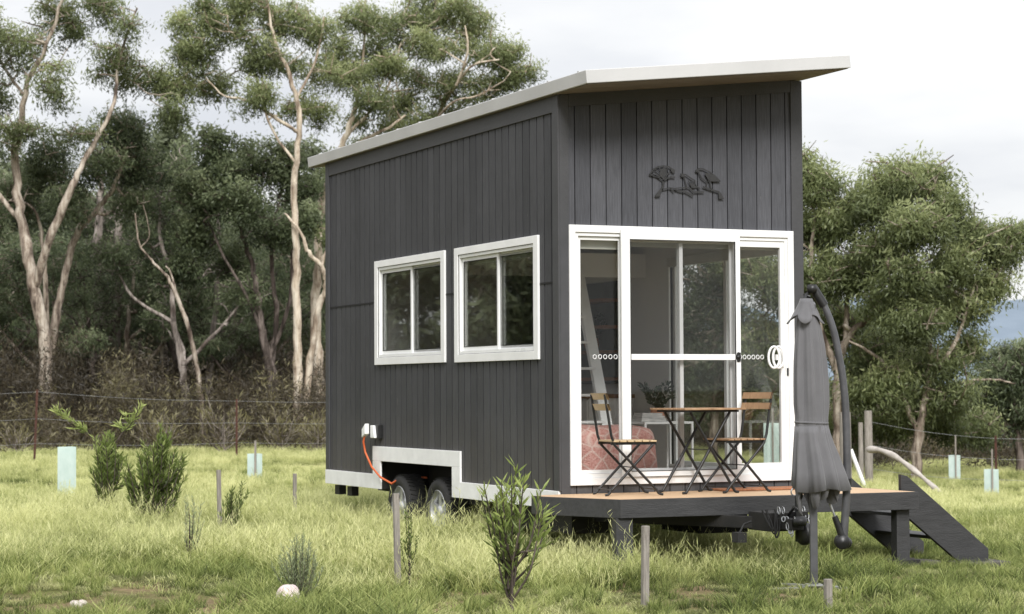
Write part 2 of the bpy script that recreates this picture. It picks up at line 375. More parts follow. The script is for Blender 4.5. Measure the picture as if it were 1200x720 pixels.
def hills():
    mb = []
    for (dd, h0, amp, sd_) in ((2600, 78, 26, 1), (4200, 150, 30, 4)):
        us = np.linspace(-400, 1700, 140)
        rng = np.random.default_rng(sd_); ph = rng.uniform(0, 6, 6)
        hh = h0 + amp*sum(np.sin(us/ (260/(k+1)) + ph[k])/(k+1) for k in range(6))
        lat = (us-600)/FPX*dd; x, y = loc2(lat, np.full_like(lat, dd)); x2, y2 = loc2(lat, np.full_like(lat, dd-700.)); x3, y3 = loc2(lat, np.full_like(lat, dd+900.))
        V = np.concatenate([np.stack([x2, y2, np.full_like(x, -15)], -1), np.stack([x, y, hh], -1), np.stack([x3, y3, np.full_like(x, -15)], -1)])
        n = len(us); k = np.arange(n-1); F = np.concatenate([np.stack([k, k+1, k+n+1, k+n], -1), np.stack([k+n, k+n+1, k+2*n+1, k+2*n], -1)])
        m = surf('distant_hills_%d' % dd, tuple(c*(1 if dd < 3000 else 1.25) for c in (.17, .21, .255)), tuple(c*(1 if dd < 3000 else 1.25) for c in (.22, .265, .315)), .01, .95, 0, spec=0)  # blue-grey air haze painted into the hill colour, paler on the far ridge
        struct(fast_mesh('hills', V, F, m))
hills()

# ------------------------------------------------------------------ the tiny house
house = empty('tiny_house', (0, 0, 0)); tag(house, 'dark grey timber tiny house on a tandem trailer, with white trim and sloping roof', 'tiny house')
W, LEN = 2.4, 6.0
RZ = lambda x: 3.416 + .1075*x
def wall(name, mapf, s0, s1, z0, topf, openings, mat, depth0, depth1, spacing=None, gap=.006, parent=house):
    """cells of one wall; mapf(s, n, z) -> xyz, n = outward distance"""
    edges = {s0, s1}
    if spacing:
        k = s0+spacing
        while k < s1-1e-6: edges.add(round(k, 5)); k += spacing
    board = set(edges)
    for o in openings: edges |= {o[0], o[1]}
    es = sorted(e for e in edges if s0 <= e <= s1); mb = MB()
    for a, b in zip(es[:-1], es[1:]):
        if b-a < 1e-4: continue
        cut = sorted([(o[2], o[3]) for o in openings if o[0] <= a+1e-6 and o[1] >= b-1e-6])
        segs = []; z = z0
        for c0, c1 in cut:
            if c0 > z: segs.append((z, c0))
            z = max(z, c1)
        segs.append((z, None))
        a2 = a + (gap/2 if (spacing and a in board) else 0); b2 = b - (gap/2 if (spacing and b in board) else 0)
        for q0, q1 in segs:
            ta = topf(a2) if q1 is None else q1; tb = topf(b2) if q1 is None else q1
            if ta <= q0: continue
            vs = [mapf(a2, depth0, q0), mapf(b2, depth0, q0), mapf(b2, depth1, q0), mapf(a2, depth1, q0),
                  mapf(a2, depth0, ta), mapf(b2, depth0, tb), mapf(b2, depth1, tb), mapf(a2, depth1, ta)]
            mb.add(vs, [(0,3,2,1),(4,5,6,7),(0,1,5,4),(1,2,6,5),(2,3,7,6),(3,0,4,7)])
    o = mb.build(name, mat, parent); fix_normals(o); return o
mL = lambda s, n, z: (-n, s, z)          # left side (x=0), outward -x
mF = lambda s, n, z: (s, -n, z)          # front (y=0), outward -y
mR = lambda s, n, z: (W+n, s, z)
mB = lambda s, n, z: (s, LEN+n, z)
winA = (2.62, 4.38, 1.22, 2.17); winB = (.475, 2.21, 1.22, 2.165)
oL = [winA, winB, (2.30, 4.40, -1, .25)]
oF = [(.14, 2.25, .12, 2.235)]
oR = [(.14, 2.36, .12, 2.2), (3.4, 4.6, 1.55, 2.0)]
oB = [(.65, 1.5, 1.85, 2.3)]
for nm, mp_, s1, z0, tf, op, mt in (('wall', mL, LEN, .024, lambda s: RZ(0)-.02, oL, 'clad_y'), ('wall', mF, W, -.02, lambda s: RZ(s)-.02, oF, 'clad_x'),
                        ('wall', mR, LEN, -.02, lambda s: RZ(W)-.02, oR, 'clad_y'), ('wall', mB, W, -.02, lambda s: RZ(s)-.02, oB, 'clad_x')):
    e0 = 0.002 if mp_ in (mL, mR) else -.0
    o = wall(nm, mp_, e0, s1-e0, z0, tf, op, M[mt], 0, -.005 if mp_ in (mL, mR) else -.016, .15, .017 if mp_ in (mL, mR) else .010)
    bk = wall('wall_core', mp_, .02, s1-.02, z0+.005, lambda s, tf=tf: tf(s)-.01, op, M['gap'], -.0065 if mp_ in (mL, mR) else -.018, -.065, parent=o)
    li = wall('wall_lining', mp_, .07, s1-.07, .06, lambda s, tf=tf: tf(s)-.06, op, M['interior'], -.067, -.08, parent=o)
# roof
def roof_slab(x0, x1, y0, y1, off0, off1):
    return [(x0, y0, RZ(x0)+off0), (x1, y0, RZ(x1)+off0), (x1, y1, RZ(x1)+off0), (x0, y1, RZ(x0)+off0)], off1-off0
rp, th = roof_slab(-.07, 2.50, -.70, 6.45, .0, .112)
mb = MB(); mb.prism(rp, (-.012, 0, th)); roof = mb.build('roof', M['roof'], house, .006); fix_normals(roof)
mb = MB(); q, th = roof_slab(-.05, 2.48, -.68, 6.43, -.006, -.002); mb.prism(q, (0, 0, .003)); o = mb.build('soffit', M['soffit'], roof); fix_normals(o)
mb = MB()   # standing ribs on the sheet, seen from above only
for k in range(12):
    y = -.55+k*.6; mb.bar((-.08, y, RZ(-.08)+.115), (2.49, y, RZ(2.49)+.115), .03, .012)
mb.build('roof_rib', M['roof'], roof)
# dark trims: corner boards and boards under the soffit
mb = MB(); 
mb.box(-.018, -.001, -.018, .10, .024, RZ(0)-.006); mb.box(0, .085, -.018, -.001, -.02, RZ(0)-.004)
mb.build('corner_board', M['darktrim'], house, .002)
mb = MB(); mb.box(W-.10, W+.018, -.018, -.001, -.02, RZ(W)-.02); mb.build('corner_board', M['darktrim'], house, .002)
mb = MB(); mb.box(-.018, -.001, LEN-.09, LEN+.018, .024, RZ(0)-.006); mb.build('corner_board', M['darktrim'], house, .002)
mb = MB(); mb.box(-.016, -.001, .102, LEN-.092, RZ(0)-.15, RZ(0)-.006); mb.build('frieze_board', M['darktrim'], house, .002)
mb = MB(); mb.prism([(.087, -.016, RZ(.087)-.115), (W-.102, -.016, RZ(W-.1)-.115), (W-.102, -.016, RZ(W-.1)-.006), (.087, -.016, RZ(.087)-.006)], (0, .015, 0)); o = mb.build('frieze_board', M['darktrim'], house); fix_normals(o)
for a, b in ((4.458, 5.9), (2.293, 2.535), (.115, .39)): mb = MB(); mb.box(-.006, .002, a, b, 1.80, 1.815); mb.build('joint_flashing', M['gap'], house)
# white skirting with raised wheel arch
S0, S1 = -.127, .024
poly = [(LEN+.018, S0), (4.295, S0), (4.295, .162), (2.365, .162), (2.365, S0), (-.002, S0), (-.002, S1+.003), (2.163, S1+.003), (2.163, .313), (4.52, .313), (4.52, S1+.003), (LEN+.018, S1+.003)]
mb = MB()
mb.box(-.024, -.003, 4.52, LEN+.018, S0, S1); mb.box(-.024, -.003, 4.295, 4.519, S0, .161); mb.box(-.024, -.003, 2.163, 4.52, .162, .313)
mb.box(-.024, -.003, 2.163, 2.365, S0, .161); mb.box(-.024, -.003, -.002, 2.162, S0, S1)
mb.build('skirting', M['dullwhite'], house, .003)
# wheel well and chassis
mb = MB(); mb.box(.002, .55, 2.32, 4.38, .22, .25); mb.box(.55, .56, 2.32, 4.38, -.25, .24); mb.box(.002, .55, 2.30, 2.32, -.13, .24); mb.box(.002, .55, 4.38, 4.40, -.13, .24)
mb.build('wheel_well', M['chassis'], house)
mb = MB(); mb.box(.1, 2.3, .05, 2.3, -.02, -.012); mb.box(.1, 2.3, 4.4, 5.95, -.02, -.012); mb.box(.57, 1.83, 2.3, 4.4, -.02, -.012)
for x in (.62, 1.78): mb.box(x-.03, x+.03, .0, 6.0, -.22, -.03)
for y in (.1, 1.0, 2.2, 4.5, 5.3, 5.9): mb.box(.1, 2.3, y-.03, y+.03, -.14, -.03)
mb.box(.1, 2.3, 2.88-.03, 2.88+.03, -.32, -.26); mb.box(.1, 2.3, 3.92-.03, 3.92+.03, -.32, -.26)
for y in (5.35, 5.75): mb.box(.02, .10, y-.07, y+.07, -.24, -.14)
mb.box(.15, .5, .1, 1.2, -.35, -.14); mb.box(1.5, 2.0, .3, 1.0, -.4, -.14)
mb.build('chassis', M['chassis'], house)
# drawbar
mb = MB()
mb.bar((.3, .3, -.20), (1.16, -1.45, -.20), .05, .10); mb.bar((2.1, .3, -.20), (1.24, -1.45, -.20), .05, .10)
mb.box(1.08, 1.32, -1.62, -1.28, -.26, -.11); mb.box(1.14, 1.26, -1.85, -1.62, -.24, -.15)
db = mb.build('drawbar', M['chassis'], house, .006)
mb = MB(); mb.lathe([(.0, -.03), (.05, -.03), (.06, 0), (.05, .04), (.0, .04)], (1.2, -1.88, -.17)); mb.tube([(1.2, -1.7, -.13), (1.2, -1.8, -.06), (1.2, -1.88, -.08)], .012)
mb.build('coupling', M['black'], db)
mb = MB(); mb.tube([(1.30, -1.70, -.34), (1.30, -1.70, .03)], .028, 12); mb.box(1.25, 1.36, -1.75, -1.65, -.18, -.10); mb.tube([(1.30, -1.70, .03), (1.30, -1.70, .05), (1.39, -1.74, .05), (1.39, -1.74, .09)], .008)
mb.lathe([(.0, -.03), (.085, -.03), (.095, -.015), (.095, .015), (.085, .03), (0, .03)], (1.30, -1.78, -.27), 'x', 20)
mb.build('jockey_wheel', M['black'], db)
for cx, ys, zs in ((1.17, -1.66, .0), (1.36, -1.66, .02)):   # hanging safety chain links
    mb = MB()
    for k in range(9):
        a = k/8*PI; y = ys-.02-math.sin(a)*.16; z = -.09-.13*math.sin(a)*(1 if cx > 1.2 else 1.3); x = cx - .04*k/8
        pts = [Vector((x+.012*math.cos(t)*(1 if k % 2 else .3), y+.02*math.sin(t), z+.02*math.sin(t+.8)+.012*math.cos(t)*(0 if k % 2 else 1))) for t in np.linspace(0, 2*PI, 9)]
        mb.tube(pts, .005, 5, False)
    mb.build('chain', M['galv'], db)
mb = MB(); mb.tube([Vector((1.30+.03*math.cos(t), -1.64, .055+.03*math.sin(t))) for t in np.linspace(0, 2*PI, 16)], .006, 6, False)
mb.build('shackle', M['galv'], db)
mb = MB()   # dangling breakaway cable loops
for k in range(3):
    x = 1.02+.05*k; mb.tube([Vector((x+.04*math.sin(t*1.3+k), -1.66-.05*math.sin(t), -.08-.16*math.sin(t)*(1+.2*k))) for t in np.linspace(0, PI, 12)], .007, 6)
mb.build('brake_cable', M['rubber'], db)
mb = MB(); mb.box(.80, .88, -1.6, -1.5, -.34, -.26); mb.tube([(.84, -1.55, -.27), (.90, -1.52, -.2), (.98, -1.5, -.18)], .008, 6)
mb.build('brake_cable', M['rubber'], db)

def wheel(x, y, z):
    mb = MB(); mb.lathe([(.205, -.01), (.215, .0), (.205, .02), (.185, .05), (.175, .09)], (x, y, z), 'x', 32)
    for k in range(5):
        a = 2*PI*k/5+.3; c, s = math.cos(a), math.sin(a)
        p0 = Vector((x+.03, y+c*.05, z+s*.05)); p1 = Vector((x+.035, y+c*.19, z+s*.19)); mb.bar(p0, p1, .065, .02, (1, 0, 0))
    mb.lathe([(0, .0), (.045, .0), (.06, .02), (.065, .04)], (x, y, z), 'x', 20)
    mb.lathe([(.065, .035), (.11, .045), (.11, .06), (0, .06)], (x, y, z), 'x', 20)
    wh = mb.build('wheel', M['rim'], house); fix_normals(wh)
    mb = MB(); mb.lathe([(.208, .0), (.23, -.015), (.27, -.02), (.30, -.01), (.318, .02), (.325, .05), (.325, .16), (.318, .19), (.29, .21), (.2, .2), (.175, .09)], (x, y, z), 'x', 40)
    for k in range(40):
        a = 2*PI*k/40; c, s = math.cos(a), math.sin(a); c2, s2 = math.cos(a+.06), math.sin(a+.06)
        for x0, x1, f in ((.0, .07, 1), (.12, .19, -1)): mb.bar((x+x0+.01, y+c*.325, z+s*.325), (x+x1, y+c2*.327, z+s2*.327), .022, .010, (0, c, s))
    t = mb.build('tyre', M['rubber'], wh); fix_normals(t)
wheel(.045, 2.88, -.29); wheel(.045, 3.92, -.29); wheel(2.15, 2.88, -.29); wheel(2.15, 3.92, -.29)

def frame_boxes(mb, mapf, s0, s1, z0, z1, w, n0, n1, wb=None, wt=None, wr=None):
    wb = w if wb is None else wb; wt = w if wt is None else wt; wr = w if wr is None else wr
    def bx(a, b, c, d):
        p = mapf(a, n0, c); q = mapf(b, n1, d)
        mb.box(min(p[0], q[0]), max(p[0], q[0]), min(p[1], q[1]), max(p[1], q[1]), c, d)
    bx(s0, s0+w, z0, z1); bx(s1-wr, s1, z0, z1); bx(s0+w, s1-wr, z0, z0+wb); bx(s0+w, s1-wr, z1-wt, z1)
def pbox(mapf, a, b, n0, n1, c, d, mb):
    p = mapf(a, n0, c); q = mapf(b, n1, d)
    mb.box(min(p[0], q[0]), max(p[0], q[0]), min(p[1], q[1]), max(p[1], q[1]), c, d)
def sliding_window(mapf, s0, s1, z0, z1, blind=True):
    mb = MB(); frame_boxes(mb, mapf, s0, s1, z0, z1, .092, .001, .024, wt=.068, wb=.075); win = mb.build('window', M['white'], house, .003)
    a0, a1, b0, b1 = s0+.095, s1-.095, z0+.078, z1-.071; m_ = (a0+a1)/2
    mb = MB(); frame_boxes(mb, mapf, a0, a1, b0, b1, .028, -.06, .012); mb.build('window_frame', M['alu'], win, .002)
    mb = MB(); frame_boxes(mb, mapf, m_-.02, a1-.03, b0+.03, b1-.03, .034, -.034, -.012); mb.build('sash', M['alu'], win, .002)
    mb = MB(); frame_boxes(mb, mapf, a0+.03, m_+.022, b0+.03, b1-.03, .03, -.056, -.036); mb.build('sash', M['alu'], win, .002)
    mb = MB(); pbox(mapf, m_-.0, a1-.05, -.024, -.020, b0+.05, b1-.05, mb); mb.build('pane', M['glass'], win)
    mb = MB(); pbox(mapf, a0+.05, m_, -.048, -.044, b0+.05, b1-.05, mb); mb.build('pane', M['glass'], win)
    mb = MB(); pbox(mapf, a0+.04, m_, -.030, -.0285, b0+.04, b1-.04, mb); mb.build('flyscreen', M['tint'], win)
    mb = MB(); frame_boxes(mb, mapf, m_+.014, a1-.063, b0+.064, b1-.064, .006, -.019, -.0105); mb.build('seal', M['rubber'], win)
    mb = MB(); frame_boxes(mb, mapf, a0+.06, m_-.009, b0+.06, b1-.06, .006, -.04, -.035); mb.build('seal', M['rubber'], win)
    mb = MB(); frame_boxes(mb, mapf, s0+.088, s1-.088, z0+.071, z1-.064, .004, .001, .016); mb.build('shadow_gap', M['rubber'], win)
    if blind:
        mb = MB(); pbox(mapf, a0, a1, -.12, -.09, b1-.09, b1, mb); mb.build('blind', M['blind'], win)
    return win
sliding_window(mL, 2.537, 4.457, 1.155, 2.233)
sliding_window(mL, .395, 2.291, 1.150, 2.233)
sliding_window(mR, 3.32, 4.68, 1.48, 2.07, False); sliding_window(mB, .57, 1.58, 1.78, 2.37, False)
# front glass sliding doors
mb = MB(); frame_boxes(mb, mF, .08, 2.307, .07, 2.295, .058, .001, .034, wb=.06, wt=.062); door = mb.build('sliding_door', M['white'], house, .003)
mb = MB(); frame_boxes(mb, mF, .14, 2.25, .131, 2.232, .03, -.075, .018, wb=.035, wt=.03); mb.build('door_frame', M['alu'], door, .002)
# fixed left pane sash
mb = MB(); frame_boxes(mb, mF, .115+.057, .60, .168, 2.20, .03, -.03, -.006); mb.build('fixed_sash', M['alu'], door, .002)
mb = MB(); pbox(mF, .2, .62, -.02, -.016, .2, 2.17, mb); mb.build('pane', M['doorglass'], door)
# flyscreen leaf, standing forward
mb = MB(); frame_boxes(mb, mF, .562, 1.738, .135, 2.262, .088, .036, .062, wb=.05, wt=.085, wr=.055)
pbox(mF, .65, 1.683, .038, .060, 1.139, 1.190, mb)
leaf = mb.build('screen_door', M['alu'], door, .003)
mb = MB(); pbox(mF, .65, 1.683, .047, .0485, .185, 1.139, mb); pbox(mF, .65, 1.683, .047, .0485, 1.190, 2.177, mb); mb.build('screen_mesh', glass_mat('insect_mesh', (.87, .87, .87), .15), leaf)
mb = MB(); mb.tube([Vector((1.712+.020*math.cos(t), -.064, 1.165+.042*math.sin(t))) for t in np.linspace(0, 2*PI, 16)], .004, 6, False); mb.lathe([(0, 0), (.02, 0), (.02, -.01), (0, -.01)], (1.712, -.063, 1.165), 'y', 16)
pbox(mF, 1.695, 1.729, .062, .072, 1.125, 1.205, mb); mb.build('latch', M['black'], leaf)
# inner glazed leaf behind the screen
mb = MB(); frame_boxes(mb, mF, .60, 1.20, .168, 2.20, .035, -.032, -.008); frame_boxes(mb, mF, 1.165, 1.72, .168, 2.20, .035, -.062, -.036); mb.build('sash', M['alu'], door, .002)
mb = MB(); pbox(mF, .63, 1.17, -.02, -.016, .2, 2.17, mb); pbox(mF, 1.2, 1.70, -.05, -.046, .2, 2.17, mb); mb.build('pane', M['doorglass'], door)
mb = MB(); frame_boxes(mb, mF, .644, 1.689, .179, 2.183, .006, .052, .064); mb.build('seal', M['rubber'], leaf)
# right leaf
mb = MB(); frame_boxes(mb, mF, 1.70, 2.225, .168, 2.205, .045, -.032, .006, wb=.06, wt=.06); rl = mb.build('sash', M['alu'], door, .002)
mb = MB(); pbox(mF, 1.74, 2.185, -.016, -.012, .22, 2.15, mb); mb.build('pane', M['doorglass'], door)
mb = MB()
for cx, r_, n0 in ((2.085, .095, .045), (2.125, .095, .055)):
    mb.tube([Vector((cx+.045*math.cos(t) - .0, -n0-.02*math.cos(t), 1.165+r_*math.sin(t))) for t in np.linspace(0, 2*PI, 24)], .011, 8, False)
mb.bar((2.12, 0, 1.165), (2.12, -.055, 1.165), .03, .05); mb.box(2.155, 2.205, -.02, -.006, 1.08, 1.25)
mb.build('door_handle', M['white'], rl)
mb = MB(); mb.box(2.232, 2.243, -.028, -.018, 1.0, 1.07); mb.build('lock', M['black'], rl)
for cx in list(np.linspace(.335, .535, 5)) + list(np.linspace(1.77, 1.995, 6)):
    mb = MB(); mb.tube([Vector((cx+.016*math.cos(t), .0105, 1.167+.018*math.sin(t))) for t in np.linspace(0, 2*PI, 14)], .0035, 5, False); mb.build('safety_ring', M['white'], door)
# side glazed door on the far side, seen through the front
mb = MB(); frame_boxes(mb, mR, .1, 2.4, .08, 2.24, .05, .001, .024); sdoor = mb.build('sliding_door', M['white'], house, .002)
mb = MB(); frame_boxes(mb, mR, .14, 1.28, .121, 2.2, .05, -.07, -.04, wb=.06); frame_boxes(mb, mR, 1.22, 2.36, .121, 2.2, .05, -.035, -.005, wb=.06); frame_boxes(mb, mR, .141, 2.359, .122, 2.199, .025, -.09, -.072); mb.build('sash', M['alu'], sdoor, .002)
mb = MB(); pbox(mR, .19, 1.23, -.056, -.052, .18, 2.15, mb); pbox(mR, 1.27, 2.31, -.022, -.018, .18, 2.15, mb); mb.build('pane', M['doorglass'], sdoor)
# blinds at the head of the doors
mb = MB(); mb.box(.09, .60, .10, .14, 2.10, 2.2); mb.box(.64, 2.2, .10, .14, 2.13, 2.2); mb.build('blind', M['blind'], door)
mb = MB(); mb.box(2.27, 2.31, .14, 2.3, 2.1, 2.19); mb.build('blind', M['blind'], sdoor)
# interior shell
mb = MB(); mb.box(.08, 2.32, .08, 2.3, .0, .06); mb.box(.08, 2.32, 4.401, 5.92, .0, .06); mb.box(.565, 2.32, 2.301, 4.40, .0, .06); mb.build('interior_floor', M['floor_in'], house)
mb = MB(); mb.box(.08, 2.32, 2.9, 5.92, 2.12, 2.22); mb.box(.08, 2.32, 2.84, 2.9, 2.02, 2.26); mb.build('loft_floor', M['interior'], house)
mb = MB(); mb.prism([(.08, .08, RZ(.08)-.09), (2.32, .08, RZ(2.32)-.09), (2.32, 5.92, RZ(2.32)-.09), (.08, 5.92, RZ(.08)-.09)], (0, 0, .02)); o = mb.build('ceiling', M['interior'], house); fix_normals(o)
mb = MB(); mb.box(.08, 1.5, 4.55, 4.6, .06, 2.12); mb.build('partition', M['interior'], house)
mb = MB(); mb.box(.09, .62, 2.7, 4.5, .27, .86); mb.box(.08, .64, 2.68, 4.52, .862, .90); mb.build('cabinet', M['brown'], house)
mb = MB(); mb.box(.085, .11, 2.42, 2.50, .06, 2.1); mb.build('post', M['interior'], house)
mb = MB(); mb.box(2.29, 2.318, 3.30, 4.9, .95, 2.02); mb.build('splashback', M['splash'], house)
for z in (1.80, 1.52, 1.26, .98): 
    mb = MB(); mb.box(2.08, 2.29, 3.35, 4.85, z, z+.035); mb.build('wall_shelf', M['brown'], house)
mb = MB(); mb.box(1.75, 2.318, 3.1, 4.9, .80, .84); mb.build('benchtop', M['brown'], house)
mb = MB(); mb.box(1.80, 2.318, 3.12, 4.88, .06, .799)
for k in range(1, 4): mb.box(1.782, 1.798, 3.12+.44*k-.43, 3.12+.44*k-.01, .12, .78)
mb.build('cabinet', M['dullwhite'], house)
# power inlet
mb = MB(); mb.box(-.055, -.001, 4.28, 4.42, .39, .54); inl = mb.build('power_inlet', M['black'], house, .008)
mb = MB(); mb.prism([(-.056, 4.30, .40), (-.056, 4.42, .40), (-.056, 4.42, .53), (-.056, 4.34, .53)], (-.03, 0, 0)); o = mb.build('inlet_cover', M['white'], inl, .006); fix_normals(o)
mb = MB()
mb.tube([(-.11, 4.50, .44), (-.12, 4.53, .36), (-.10, 4.53, .25), (-.07, 4.42, .10), (-.05, 4.22, -.0), (.0, 4.02, -.06), (.08, 3.9, .02), (.3, 3.8, .0)], .011, 8)
cab = mb.build('power_cable', M['orange']); tag(cab, 'orange power cable running from the white wall plug down into the wheel arch', 'cable')
mb = MB(); mb.prism([(-.088, 4.44, .55), (-.088, 4.54, .49), (-.088, 4.54, .40), (-.088, 4.44, .44)], (-.05, 0, 0)); o = mb.build('plug', M['white'], cab, .008); fix_normals(o)

# bird wall art
def birdp(X, Y):
    u = 750+X/10.28; v = 180+Y/10.28
    return .863+(u-760)*.00852, 2.764-(v-205)*.0072
art = MB()
def ribbon(pts, w):
    P_ = [Vector(birdp(*p)) for p in pts]
    for a, b in zip(P_[:-1], P_[1:]): art.bar((a.x, -.022, a.y), (b.x, -.022, b.y), .005, w, (0, 0, 1))
def fillp(pts):
    art.prism([(birdp(*p)[0], -.026, birdp(*p)[1]) for p in pts], (0, .006, 0))
ribbon([(170,545),(205,505),(250,440),(265,400),(262,340)], .022); ribbon([(265,350),(310,310),(350,292),(405,293)], .012); ribbon([(245,455),(340,430),(400,435),(460,425),(565,415)], .009)
ribbon([(345,435),(390,478)], .011); ribbon([(400,445),(460,465),(530,470),(620,522)], .013); ribbon([(570,415),(635,480)], .012); ribbon([(640,380),(705,428)], .013); ribbon([(640,470),(755,465)], .012)
ribbon([(740,400),(830,430),(930,455),(960,500)], .014); fillp([(925,460),(955,465),(995,545),(930,545)]); fillp([(170,545),(205,500),(235,510),(220,545)])
ribbon([(785,335),(783,402)], .008); ribbon([(825,335),(840,430)], .013)
ribbon([(100,275),(150,205),(205,170),(265,158),(330,165),(405,210)], .010); ribbon([(100,275),(170,285),(215,310),(262,345)], .010); ribbon([(345,225),(310,265),(262,345)], .010)
for a in ((125,265,220,300),(140,235,240,300),(170,205,255,280),(210,180,265,260),(265,165,275,250),(315,170,300,240)): ribbon([(a[0],a[1]),(a[2],a[3])], .008)
fillp([(235,200),(290,180),(300,250),(265,330),(215,270)]); fillp([(350,190),(408,208),(395,245),(375,240),(355,215)])
ribbon([(470,252),(535,256),(600,300),(643,325),(645,400)], .010); ribbon([(475,275),(515,290),(530,360),(545,410)], .010); fillp([(470,250),(520,255),(515,290),(485,280)]); fillp([(575,360),(640,370),(650,420),(600,420)]); ribbon([(565,330),(600,400)], .007); ribbon([(600,320),(640,380)], .007)
ribbon([(650,205),(690,172),(750,176),(830,215),(890,260),(950,322)], .010); ribbon([(655,210),(690,218),(720,285),(785,335)], .011)
fillp([(760,230),(820,225),(885,262),(948,320),(860,325),(800,310)]); fillp([(650,200),(690,180),(695,205),(660,215)]); ribbon([(800,325),(950,322)], .008)
o = art.build('bird_cutout', surf('dark_cutout_steel', (.018, .018, .019), (.03, .03, .03), 20, .6, .1), house); fix_normals(o)

# ------------------------------------------------------------------ interior things
def throw_mat():
    m, nt, out = new_mat('pink_knotted_throw')
    p = N(nt, 'ShaderNodeBsdfPrincipled'); p.inputs['Roughness'].default_value = .95
    tc = N(nt, 'ShaderNodeTexCoord'); mp = N(nt, 'ShaderNodeMapping'); mp.inputs['Rotation'].default_value = (.6, .78, .3); L(nt, tc.outputs['Object'], mp.inputs['Vector'])
    v = N(nt, 'ShaderNodeTexVoronoi', feature='DISTANCE_TO_EDGE'); v.inputs['Scale'].default_value = 8; v.inputs['Randomness'].default_value = .55; L(nt, mp.outputs[0], v.inputs['Vector'])
    r1 = ramp(nt, v.outputs['Distance'], [(0, (1, 1, 1)), (.09, (0, 0, 0))]); n = noise(nt, 55, 5, .7); r2 = ramp(nt, n.outputs['Fac'], [(.35, (.66, .27, .23)), (.65, (.90, .54, .48))])
    mx = N(nt, 'ShaderNodeMix', data_type='RGBA'); mx.inputs[7].default_value = (.93, .70, .63, 1); L(nt, r1.outputs['Color'], mx.inputs[0]); L(nt, r2.outputs['Color'], mx.inputs[6]); L(nt, mx.outputs[2], p.inputs['Base Color'])
    b = N(nt, 'ShaderNodeBump'); b.inputs['Distance'].default_value = .03; L(nt, n.outputs['Fac'], b.inputs['Height']); L(nt, b.outputs['Normal'], p.inputs['Normal']); L(nt, p.outputs[0], out.inputs['Surface']); return m
t = empty('armchair', (.87, .97, .06)); tag(t, 'low armchair under a pink patterned throw behind the glass doors', 'armchair')
def soft_block(x0, x1, y0, y1, z0, z1, r, amp, seed, flare=0.):
    import bmesh
    bm = bmesh.new(); bmesh.ops.create_cube(bm, size=1)
    bmesh.ops.subdivide_edges(bm, edges=bm.edges, cuts=15, use_grid_fill=True)
    rng = random.Random(seed); ph = [rng.uniform(0, 6) for _ in range(6)]
    for v in bm.verts:
        x, y, z = v.co*2
        n_ = (abs(x)**6+abs(y)**6+abs(z if z > 0 else 0)**5)**(1/6); s = 1/max(n_, .001) if n_ > 0 else 1
        if max(abs(x), abs(y), abs(z)) > .99:
            x *= min(s, 1); y *= min(s, 1); z = z*min(s, 1) if z > 0 else z
        ang = math.atan2(y, x); w_ = amp*math.sin(ang*9+ph[0])*(.5-.5*z) + amp*.6*math.sin(ang*17+ph[1]+z)*(.5-.5*z)
        x *= 1+w_+flare*(.5-.5*z); y *= 1+w_+flare*(.5-.5*z)
        z += .04*math.sin(x*5+ph[2])*math.cos(y*4+ph[3])
        v.co = Vector((x0+(x+1)/2*(x1-x0), y0+(y+1)/2*(y1-y0), z0+(z+1)/2*(z1-z0)))
    me = bpy.data.meshes.new('throw'); bm.to_mesh(me); bm.free(); me.polygons.foreach_set('use_smooth', [True]*len(me.polygons)); return me
me = soft_block(-.42, .40, -.38, .42, .04, .50, .1, .035, 3, .04); me.materials.append(throw_mat()); o = bpy.data.objects.new('throw', me); C.objects.link(o); o.parent = t
for a, b in ((-.3, -.28), (.3, -.28), (-.3, .3), (.3, .3)): mb = MB(); mb.tube([(a, b, 0), (a, b, .08)], .02); mb.build('foot', M['brown'], t)
t = empty('side_table', (1.78, 1.62, .06)); tag(t, 'white metal side table with books and a potted plant on top', 'table')
mb = MB(); mb.box(-.26, .26, -.26, .26, .50, .52); mb.build('tabletop', M['white'], t)
for a, b in ((-.25, -.25), (.25, -.25), (-.25, .25), (.25, .25)):
    mb = MB(); mb.bar((a, b, 0), (a, b, .50), .02, .02); mb.build('leg', M['white'], t)
mb = MB(); mb.box(-.16, .10, -.12, .08, 0, .03); mb.box(-.15, .09, -.11, .08, .031, .055); mb.box(-.14, .07, -.10, .07, .056, .08)
o = mb.build('book_stack', M['paper']); o.location = (1.70, 1.58, .582); tag(o, 'small stack of pale books lying on the white side table', 'books')

